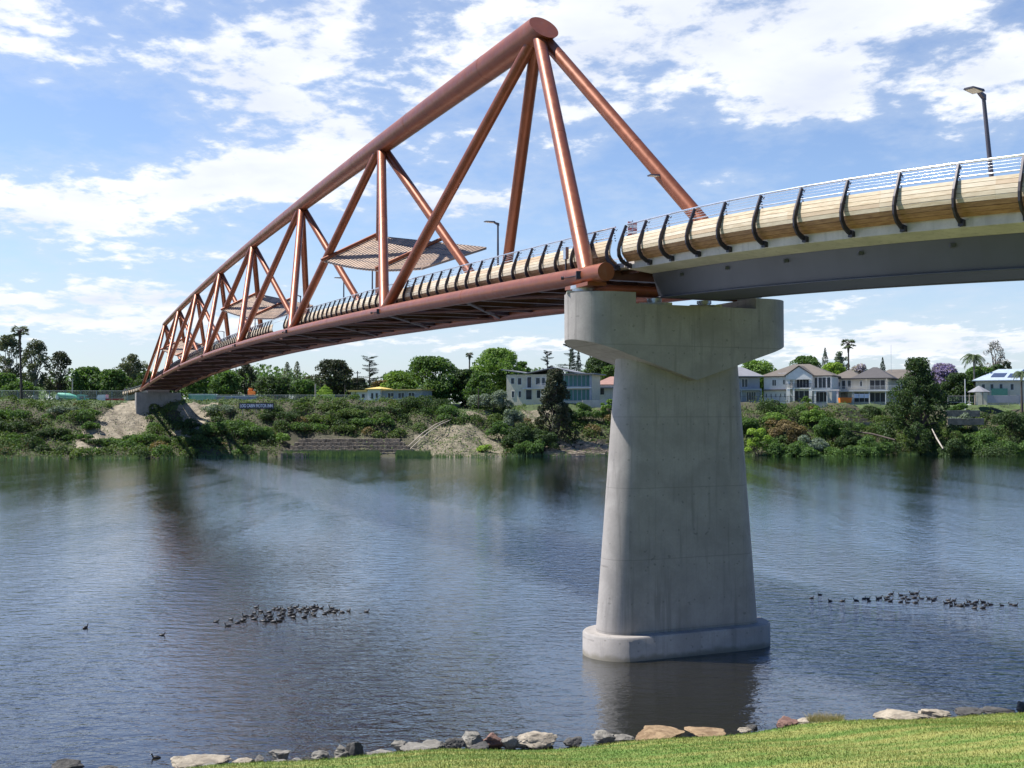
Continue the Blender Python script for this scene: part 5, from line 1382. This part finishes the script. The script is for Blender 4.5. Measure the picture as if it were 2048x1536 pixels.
SH = [
 (26, 812, 90, 213, 'leaf_mid', 'big leafy bush on the bank at the left edge'), (60, 830, 76, 209, 'leaf_casuarina', 'dull tangled bush at the foot of the tall fan palm'), (30, 860, 90, 205, 'leaf_mid', 'leafy bush at the waterline at the left edge'),
 (128, 806, 76, 220, 'leaf_grey', 'pale leaved bush on the left bank top'), (172, 812, 60, 221, 'leaf_mid', 'bush left of the sandstone slope'), (182, 838, 50, 215, 'leaf_mid', 'low bush beside the sandstone slope'),
 (110, 850, 70, 211, 'leaf_dark', 'dark bush in the middle of the left bank'), (150, 868, 80, 206, 'leaf_mid', 'waterside bush below the middle of the left bank'), (225, 866, 90, 205, 'leaf_mid', 'waterside bush below the sandstone slope'),
 (290, 862, 100, 205, 'leaf_mid', 'round waterside bush in front of the far abutment'), (350, 868, 70, 205, 'leaf_dark', 'dark waterside bush under the far end of the bridge'), (390, 850, 70, 207, 'leaf_dark', 'dark bush right of the far abutment'),
 (440, 802, 84, 218, 'leaf_grey', 'greyish bush left of the motel sign'), (462, 830, 110, 208, 'leaf_mid', 'large green bush on the bank below the motel sign'), (510, 842, 80, 206, 'leaf_mid', 'green bush leaning over the water below the motel sign'),
 (560, 858, 44, 206, 'leaf_bright', 'small bright bush at the left end of the stone terraces'), (560, 818, 100, 221, 'leaf_dark', 'dark low bush right of the motel sign'), (640, 822, 90, 220, 'leaf_cover', 'olive bush above the stone terraces'),
 (700, 812, 120, 223, 'leaf_cover', 'wide olive shrub mass below the motel'), (700, 842, 90, 214, 'leaf_cover', 'low olive bush just above the terraces'), (770, 806, 90, 224, 'leaf_dark', 'dark shrub below the right half of the motel'),
 (846, 782, 130, 222, 'leaf_dark', 'big dark spreading tree like bush right of the motel'), (880, 800, 90, 219, 'leaf_mid', 'mid green bush at the head of the slipway'), (985, 760, 86, 226, 'leaf_grey', 'silvery olive bush left of the cream house'),
 (1028, 806, 60, 217, 'leaf_grey', 'greyish bush below the cream house'), (1002, 836, 56, 212, 'leaf_mid', 'green bush right of the eroded slope'), (1046, 838, 90, 208, 'leaf_dark', 'dark waterside bush left of the ragged casuarina'),
 (1062, 868, 70, 205, 'leaf_mid', 'green waterside bush at the foot of the ragged casuarina'), (972, 884, 34, 205, 'leaf_lime', 'small yellow green bush at the bottom of the eroded slope'), (1170, 796, 60, 224, 'leaf_mid', 'garden shrub below the green glazed wing'),
 (1215, 790, 36, 226, 'leaf_bright', 'small bright shrub by the left edge of the pier'), (1130, 800, 50, 221, 'leaf_dark', 'dark shrub right behind the ragged casuarina'),
 (1515, 842, 56, 206, 'leaf_lime', 'feathery yellow green willow bush right of the pier'), (1500, 818, 70, 216, 'leaf_mid', 'bush above the yellow green willow bush'), (1560, 872, 60, 205, 'leaf_mid', 'waterside bush right of the yellow green willow bush'),
 (1575, 832, 80, 214, 'leaf_rust', 'brownish scrub in the middle of the right bank'), (1620, 858, 70, 208, 'leaf_grey', 'pale grey green bush on the right bank'), (1630, 806, 60, 224, 'leaf_bright', 'bright bush below the veranda of the white house'),
 (1660, 826, 76, 217, 'leaf_mid', 'bush left of the garden steps'), (1680, 868, 90, 206, 'leaf_mid', 'long waterside bush below the garden steps'), (1745, 856, 80, 209, 'leaf_mid', 'bush left of the huge casuarina'),
 (1738, 804, 50, 232, 'leaf_dark', 'dark garden shrub right of the clothes line'), (1612, 786, 20, 238, 'leaf_bright', 'small potted tree in front of the white portico'), (1910, 842, 70, 210, 'leaf_cover', 'olive bush below the long retaining wall'),
 (1960, 840, 100, 209, 'leaf_mid', 'big green bush on the right bank below the gazebo'), (2020, 804, 96, 215, 'leaf_dark', 'massive dark green bush at the right edge'), (1905, 870, 80, 205, 'leaf_dark', 'dark waterside bush below the long retaining wall'),
 (1990, 872, 110, 205, 'leaf_dark', 'dark waterside bush near the right edge'), (1918, 794, 44, 232, 'leaf_mid', 'garden shrub by the white pole'),
 (20, 832, 100, 207, 'leaf_dark', 'dark mass of bush behind the waterside bush at the left edge'), (92, 872, 80, 204.6, 'leaf_dark', 'dark low bush overhanging the water right of the fan palm'),
 (190, 880, 70, 204.6, 'leaf_dark', 'dark overhanging bush on the waterline below the pale leaved bush'), (320, 880, 80, 204.8, 'leaf_mid', 'bright waterside bush touching the bridge shadow'), (372, 828, 60, 211, 'leaf_dark', 'shaded dark bush directly under the truss end'),
 (425, 868, 80, 205, 'leaf_dark', 'dark bush drooping into the river left of the big green one'), (545, 806, 60, 226, 'leaf_dark', 'dark bush close behind the right end of the motel sign'), (610, 838, 110, 214, 'leaf_mid', 'rounded green bush over the left half of the stone terraces'),
 (742, 828, 110, 218, 'leaf_mid', 'rounded green bush over the right half of the stone terraces'), (665, 800, 80, 228, 'leaf_cover', 'olive scrub at the bank top left of the motel'), (1090, 846, 60, 207, 'leaf_dark', 'black green bush at the base of the ragged casuarina trunk'),
 (1600, 872, 90, 204.8, 'leaf_mid', 'broad waterside bush in the middle of the right bank'), (1730, 880, 90, 204.8, 'leaf_mid', 'waterside bush just left of the huge casuarina foot'), (1700, 838, 70, 213, 'leaf_dark', 'dark bush beside the lower garden steps'),
 (1548, 818, 60, 220, 'leaf_bright', 'light green bush below the pool fence'), (1925, 812, 60, 224, 'leaf_grey', 'pale bush between the wire fence and the retaining wall'), (2030, 860, 90, 206, 'leaf_mid', 'leafy bush in the lower right corner of the far bank')]
for px, yt, w, D, lm_, lb in SH:
    x = P_(px, 800, D).x
    make_tree('bush', px, yt, w, D, lm_, lb, 'shrub', 'shrub', 'bark_dark', None, dens=1.15)
# low cover over the bank: leaves following the ground
N = 110000
x = rng.uniform(-112, 118, N); q = rng.uniform(-.5, 30, N) ** 1.0; y = yw(x) + q
mound = .5 + .9 * np.abs(np.sin(x * .37 + q * .2) * np.sin(q * .55 - x * .13)) + .5 * np.abs(np.sin(x * 1.3 + 2) * np.sin(q * 1.1))
ok = ~zone_tan(x, q) | (rng.random(N) < np.where(x > -25, .30, .06))
ok &= ~((x > 6) & (x < 23) & (q < 7) & (rng.random(N) < .93))
ok &= ~((x > P_(570, 0, 205).x) & (x < P_(840, 0, 205).x) & (q < 9.0) & (rng.random(N) < .95))
mound = np.where((np.abs(y - 213) < 4.2) & (np.abs(x - P_(512, 0, 214).x) < 4.6), .3, mound)
ok &= (q < 21.5) | (x < 3) | (rng.random(N) < .06)
x, y, q, mound = x[ok], y[ok], q[ok], mound[ok]; N = len(x)
mh = mound * np.where(q > 24, .35, 1.0) * np.clip((q + .8) / 3, .3, 1)
z = terr(x, y) + mh * rng.uniform(.2, 1, N)
V = leaves(np.stack([x, y, z], 1), np.tile([0, -.4, 1.0], (N, 1)), .38, .6, .7)
K = 700; mx = rng.uniform(-112, 118, K); mq = rng.uniform(.3, 27, K); mr = rng.uniform(.7, 2.0, K) * np.where(mq > 21, .6, 1)
def clear(x, q):
    k = ~zone_tan(x, q) & ~((x > 5) & (x < 23) & (q < 8)) & ~((x > P_(572, 0, 205).x) & (x < P_(840, 0, 205).x) & (q < 8.5))
    return k & ~((np.abs(q + yw(x) - 213) < 4.2) & (np.abs(x - P_(512, 0, 214).x) < 5))
kk = clear(mx, mq) & ((mx < 3) | (mq < 20.5)); mx, mq, mr = mx[kk], mq[kk], mr[kk]
mzz = terr(mx, yw(mx) + mq) + mr * .15
mk = rng.choice(4, len(mx), p=[.50, .26, .18, .06]); V = [V]; mi_ = [np.zeros(len(V[0]))]
for q_ in range(4):
    w_ = mk == q_; nl_ = int(150000 * (mr[w_] ** 2).sum() / (mr ** 2).sum())
    Pm, Nm = blobs(list(zip(mx[w_], yw(mx[w_]) + mq[w_], mzz[w_])), list(mr[w_]), nl_, .85)
    V.append(leaves(Pm, Nm, .36, .65)); mi_.append(np.full(nl_, q_))
V = np.concatenate(V); mi_ = np.concatenate(mi_)
tag(quads('bank_cover', V, ['leaf_cover', 'leaf_mid', 'leaf_dark', 'leaf_rust'], mi=mi_), 'tangled low green and olive scrub covering the far river bank', 'ground cover', kind='stuff')
# reeds along the waterline
N = 14000
x = np.concatenate([rng.uniform(P_(540, 0, 204).x, P_(865, 0, 204).x, N // 2), rng.uniform(-112, 118, N // 2)]); x = x[(np.sin(x * .9) + np.sin(x * .33) > -1.1)]
N = len(x); y = yw(x) + rng.uniform(-1.2, 1.0, N); hh = rng.uniform(.5, 1.5, N) * np.where((x > P_(540, 0, 204).x) & (x < P_(865, 0, 204).x), 1.0, .6)
w = rng.uniform(.03, .08, N); lx = rng.normal(0, .18, (N, 2)); V = np.zeros((N, 3, 3)); V[:, 0] = np.stack([x - w, y, np.full(N, -.1)], 1); V[:, 1] = np.stack([x + w, y, np.full(N, -.1)], 1); V[:, 2] = np.stack([x + lx[:, 0], y + lx[:, 1], hh], 1)
tag(quads('reed_bed', V, 'leaf_reed', k=3), 'fringe of green reeds along the far waterline', 'reeds', kind='stuff')
# far wood beyond the houses
N = 75000
x = rng.uniform(-260, 260, N); y = rng.uniform(274, 330, N); hgt = np.where(x < 15, 7.6, 7.0) + 2.0 * np.sin(x * .11) * np.sin(x * .043 + 1) + 1.3 * np.sin(x * .37)
z = terr(x, y) + np.abs(hgt) * rng.random(N) ** .5
V = leaves(np.stack([x, y, z], 1), np.tile([0, -.6, .8], (N, 1)), .95, .7, .7)
tag(quads('distant_wood', V, 'leaf_mid'), 'distant belt of green trees behind the riverside houses', 'wood', kind='stuff')

# ------------------------------------------------------------------ water birds
def coot_mesh(name, sc=1.0):
    mb = MB()
    st = [(-.22, .045, .02, .02), (-.16, .05, .065, .05), (-.05, .06, .10, .085), (.06, .06, .095, .085), (.13, .075, .06, .06), (.165, .12, .035, .045)]
    n = 12; vs = []
    for x_, z_, ry, rz in st: vs += [(x_ * sc, ry * sc * math.cos(2 * math.pi * k / n), (z_ + rz * math.sin(2 * math.pi * k / n)) * sc) for k in range(n)]
    mb.add(vs, [(i_ * n + k, i_ * n + (k + 1) % n, (i_ + 1) * n + (k + 1) % n, (i_ + 1) * n + k) for i_ in range(5) for k in range(n)] + [tuple(range(n))[::-1], tuple(5 * n + k for k in range(n))], 0, True)
    mb.sweep([Vector(v) * sc for v in ((.13, 0, .08), (.165, 0, .14), (.175, 0, .19), (.19, 0, .215))], [.05 * sc, .032 * sc, .03 * sc, .036 * sc], 8)
    mb.ball((.20 * sc, 0, .225 * sc), (.045 * sc, .034 * sc, .036 * sc), 10, 6)
    mb.add([Vector(v) * sc for v in ((.235, .014, .215), (.235, -.014, .215), (.235, 0, .245), (.29, 0, .21))], [(0, 1, 3), (1, 2, 3), (2, 0, 3)], 1)
    me = bpy.data.meshes.new(name); me.from_pydata(mb.v, [], mb.f); me.materials.append(MAT['coot_black']); me.materials.append(MAT['coot_white']); me.polygons.foreach_set('material_index', mb.m); me.polygons.foreach_set('use_smooth', mb.sm); me.update()
    return me
CM = coot_mesh('coot')
def bird(px, py, label, group=None, face=None):
    a = P_(px, py, 10); k = CAMZ / (CAMZ - a.z); p = Vector((a.x * k, 10 * k, 0))
    o = bpy.data.objects.new('water_bird', CM); COL.objects.link(o); o.location = (p.x, p.y, -.015)
    o.rotation_euler = (0, 0, face if face is not None else random.choice([0, 0, .3, -.4, 2.9, 3.4]) + random.uniform(-.4, .4)); s_ = random.uniform(.50, .66); o.scale = (s_, s_, s_)
    tag(o, label, 'bird', group)
LF = [(1895, 185), (1690, 175), (1615, 190), (1548, 165), (1500, 145), (1525, 190), (1485, 180), (1440, 190), (1420, 210), (1378, 145), (1310, 125), (1330, 130), (1272, 130), (1300, 170), (1265, 145), (1310, 160), (1215, 190), (1280, 210), (1300, 225), (1190, 245), (1190, 140), (1225, 155), (1160, 155), (1120, 160), (1135, 175), (1090, 135), (1065, 215), (1060, 250), (1020, 145), (1040, 160), (1025, 220), (1035, 190), (950, 165), (920, 150), (885, 160), (850, 155), (945, 205), (905, 222), (935, 255), (900, 290), (840, 300), (770, 295), (795, 270), (700, 290), (725, 295), (755, 235), (800, 240), (790, 190), (690, 180), (640, 135), (618, 200), (590, 230), (515, 235), (620, 270), (495, 280), (470, 290), (430, 310), (350, 275), (318, 345), (185, 300)]
for zx, zy in LF: bird(400 + zx / 5.69, 1190 + zy / 5.69 + 1.5, 'black coot swimming in the crowded flock left of the pier', 'coots in the left flock')
RF = [(190, 155), (262, 125), (352, 182), (460, 180), (578, 175), (645, 160), (680, 160), (692, 180), (770, 160), (790, 152), (855, 145), (845, 165), (885, 120), (880, 182), (970, 130), (990, 157), (1015, 140), (1035, 165), (1070, 118), (1105, 115), (1090, 152), (970, 188), (1028, 195), (1100, 195), (1150, 160), (1218, 160), (1268, 160), (1255, 178), (1385, 172), (1435, 175), (1365, 200), (1400, 190), (1410, 222), (1450, 210), (1475, 220), (1500, 222), (1565, 185), (1550, 215), (1590, 205), (1630, 190), (1620, 215), (1690, 190), (1715, 212), (1755, 210), (1615, 243), (1690, 240), (1855, 218), (1935, 210), (1970, 218)]
for zx, zy in RF: bird(1580 + zx / 4.376, 1160 + zy / 4.376 + 1.5, 'black coot swimming in the strung out flock right of the pier', 'coots in the right flock')
bird(171, 1256, 'lone dark water bird far left on the open water', None, 1.2); bird(324, 1271, 'lone dark water bird left of the flock, below it', None, .2); bird(312, 1516, 'single coot close to the near shore by the pale flat rock', None, 3.3)

# ------------------------------------------------------------------ shore rocks
def rockmat(name, a, c_, d_):
    m, t, b = mat(name, .85); g = gcoord(t)
    c = t.mix(t.ramp(t.noise(g, 3.0, 7, .7, .5), .35, .65), c4(a), c4(c_))
    c = t.mix(t.ramp(t.noise(g, 7.0, 5, .7), .55, .68, 0, .7), c, c4(d_))
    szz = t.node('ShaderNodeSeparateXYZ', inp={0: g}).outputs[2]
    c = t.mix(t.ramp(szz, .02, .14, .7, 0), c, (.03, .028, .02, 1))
    t.set(b, 'Base Color', c)
    bn = t.node('ShaderNodeBump', inp={'Strength': .8, 'Distance': .05, 'Height': t.noise(g, 8, 8, .7)}); t.set(b, 'Normal', bn.outputs[0])
rockmat('rock_grey', (.12, .112, .10), (.25, .235, .205), (.06, .06, .045)); rockmat('rock_pale', (.18, .155, .12), (.37, .32, .25), (.12, .085, .055)); rockmat('rock_dark', (.035, .035, .035), (.09, .085, .08), (.05, .055, .05)); rockmat('rock_red', (.12, .06, .05), (.22, .13, .10), (.06, .05, .05)); rockmat('rock_ochre', (.16, .10, .05), (.30, .21, .12), (.15, .10, .06))
def rock(px, py, w, h_, m_, label, seed):
    """px, py: foot of the rock in the photograph, w/h pixel size"""
    a = P_(px, py, 10); zf = .0 if py < 1500 or px < 900 else .2
    k = (CAMZ - .15) / (CAMZ - a.z); p = Vector((a.x * k, 10 * k, .1)); s_ = p.y / FPX
    rnd = random.Random(seed); mb = MB(); bm_ = __import__('bmesh').new(); __import__('bmesh').ops.create_icosphere(bm_, subdivisions=4, radius=1)
    rx, rz = w * s_ / 2, h_ * s_ * .62; ry = min(rx, .8) * rnd.uniform(.7, 1)
    off = Vector((seed * 3.7, seed * 1.3, 0)); pl = [(Vector((rnd.gauss(0, 1), rnd.gauss(0, 1), rnd.gauss(0, .8))).normalized(), rnd.uniform(.5, .85)) for _ in range(14)]
    vs = []
    for v in bm_.verts:
        c_ = v.co.copy()
        for n_, d_ in pl:
            e = c_.dot(n_)
            if e > d_: c_ -= n_ * (e - d_) * .95
        c_ *= 1 + .16 * noise.noise(c_ * 2.2 + off) + .10 * noise.noise(c_ * 5 + off) + .05 * noise.noise(c_ * 11 + off)
        c_ *= 1.25
        vs.append((p.x + c_.x * rx, p.y + c_.y * ry, p.z + rz * .30 + c_.z * rz))
    mb.add(vs, [tuple(v.index for v in f.verts) for f in bm_.faces], 0, True); bm_.free()
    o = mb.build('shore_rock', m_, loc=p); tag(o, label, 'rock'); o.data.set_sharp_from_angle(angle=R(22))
RK = [(133, 1536, 52, 22, 'rock_dark', 'black rock at the bottom left corner of the shore'), (218, 1540, 40, 14, 'rock_dark', 'low dark rock between the black rock and the pale flat rock'),
 (398, 1524, 100, 22, 'rock_pale', 'long flat pale and rusty rock at the left end of the lawn'), (374, 1534, 40, 14, 'rock_pale', 'small pale rock in front of the long flat one'), (430, 1534, 50, 14, 'rock_grey', 'grey slab right in front of the long flat rock'),
 (490, 1524, 44, 18, 'rock_pale', 'cream angular rock right of the long flat rock'), (518, 1520, 22, 16, 'rock_grey', 'small grey upright rock beside the cream angular one'), (532, 1527, 18, 8, 'rock_grey', 'tiny grey stone at the grass edge near the cream rock'),
 (563, 1509, 42, 17, 'rock_grey', 'dark grey rounded rock standing in the water'), (560, 1523, 40, 12, 'rock_grey', 'flat grey rock at the grass edge below the rounded one'), (592, 1520, 28, 10, 'rock_grey', 'small flat stone at the grass edge, left of the wet grey slab'),
 (618, 1518, 26, 12, 'rock_dark', 'small wet dark stone at the grass edge'), (644, 1510, 36, 15, 'rock_grey', 'mottled grey slab left of the upright twin rock'), (675, 1514, 16, 6, 'rock_pale', 'tiny pale stone left of the upright twin rock'),
 (688, 1508, 34, 24, 'rock_grey', 'left half of the upright twin rock'), (710, 1510, 30, 36, 'rock_dark', 'tall dark pointed rock of the upright pair'), (736, 1508, 20, 10, 'rock_grey', 'small grey stone right of the tall pointed rock'),
 (762, 1505, 44, 10, 'rock_grey', 'low flat grey stone right of the tall pointed rock'), (800, 1492, 36, 16, 'rock_grey', 'rounded grey stone halfway between the pointed and the big grey rock'), (836, 1500, 60, 20, 'rock_grey', 'wide dark grey slab left of the big grey rock'),
 (870, 1492, 50, 16, 'rock_grey', 'mid grey slab touching the big grey rock'), (908, 1490, 34, 22, 'rock_dark', 'dark block in front of the big grey rock'), (944, 1484, 54, 26, 'rock_grey', 'big rounded grey rock before the orange one'),
 (960, 1492, 36, 14, 'rock_dark', 'dark stone at the foot of the big grey rock'), (986, 1484, 36, 22, 'rock_red', 'orange brown rock beside the big grey rock'), (1020, 1486, 36, 22, 'rock_grey', 'pale grey rock right of the orange brown one'),
 (1076, 1480, 70, 20, 'rock_pale', 'broad cream rock with a rusty top'), (1046, 1484, 34, 14, 'rock_grey', 'grey stone leaning on the broad cream rock'), (1148, 1481, 34, 14, 'rock_dark', 'small dark stone right of the broad cream rock'),
 (1206, 1474, 54, 18, 'rock_grey', 'grey rock with a white vein near the pier reflection'), (1246, 1474, 38, 10, 'rock_grey', 'low grey stone right of the white veined rock'), (1320, 1468, 94, 22, 'rock_ochre', 'long ochre rock with a shadowed hollow below the pier'),
 (1410, 1462, 80, 10, 'rock_ochre', 'rusty rock lying just under the water surface'), (1490, 1458, 24, 8, 'rock_pale', 'tiny pale stone at the grass edge right of the rusty rock'), (1505, 1452, 22, 10, 'rock_dark', 'small dark stone right of the pier reflection'),
 (1571, 1449, 48, 20, 'rock_red', 'reddish rounded rock right of the pier'), (1620, 1442, 40, 10, 'rock_pale', 'low pale stone beside the dry grass tuft'), (1802, 1432, 90, 20, 'rock_pale', 'big white peaked rock on the right shore'),
 (1866, 1426, 54, 12, 'rock_pale', 'pale stone right of the big white rock'), (1940, 1422, 46, 12, 'rock_dark', 'dark wet stone near the right edge'), (1992, 1420, 60, 8, 'rock_dark', 'flat dark stones line near the right edge'), (2044, 1416, 26, 18, 'rock_dark', 'dark rock cut by the right edge')]
for i_, r_ in enumerate(RK): rock(*r_, i_ + 3)
# dry grass tuft by the pale stone
a = P_(1650, 1438, 10); k = (CAMZ - .5) / (CAMZ - a.z); p = np.array([a.x * k, 10 * k, .45]); N = 700
base = p + rng.uniform(-1, 1, (N, 3)) * np.array([.42, .12, 0]); tip = base + np.stack([rng.normal(0, .12, N), rng.normal(0, .1, N), rng.uniform(.08, .24, N)], 1)
w = np.array([.006, 0, 0]); V = np.stack([base - w, base + w, tip], 1)
simple('straw', (.42, .36, .20), .8)
tag(quads('grass_tuft', V, 'straw', k=3, loc=tuple(p)), 'dry straw coloured grass tuft by the pale stone on the shore edge', 'grass tuft')
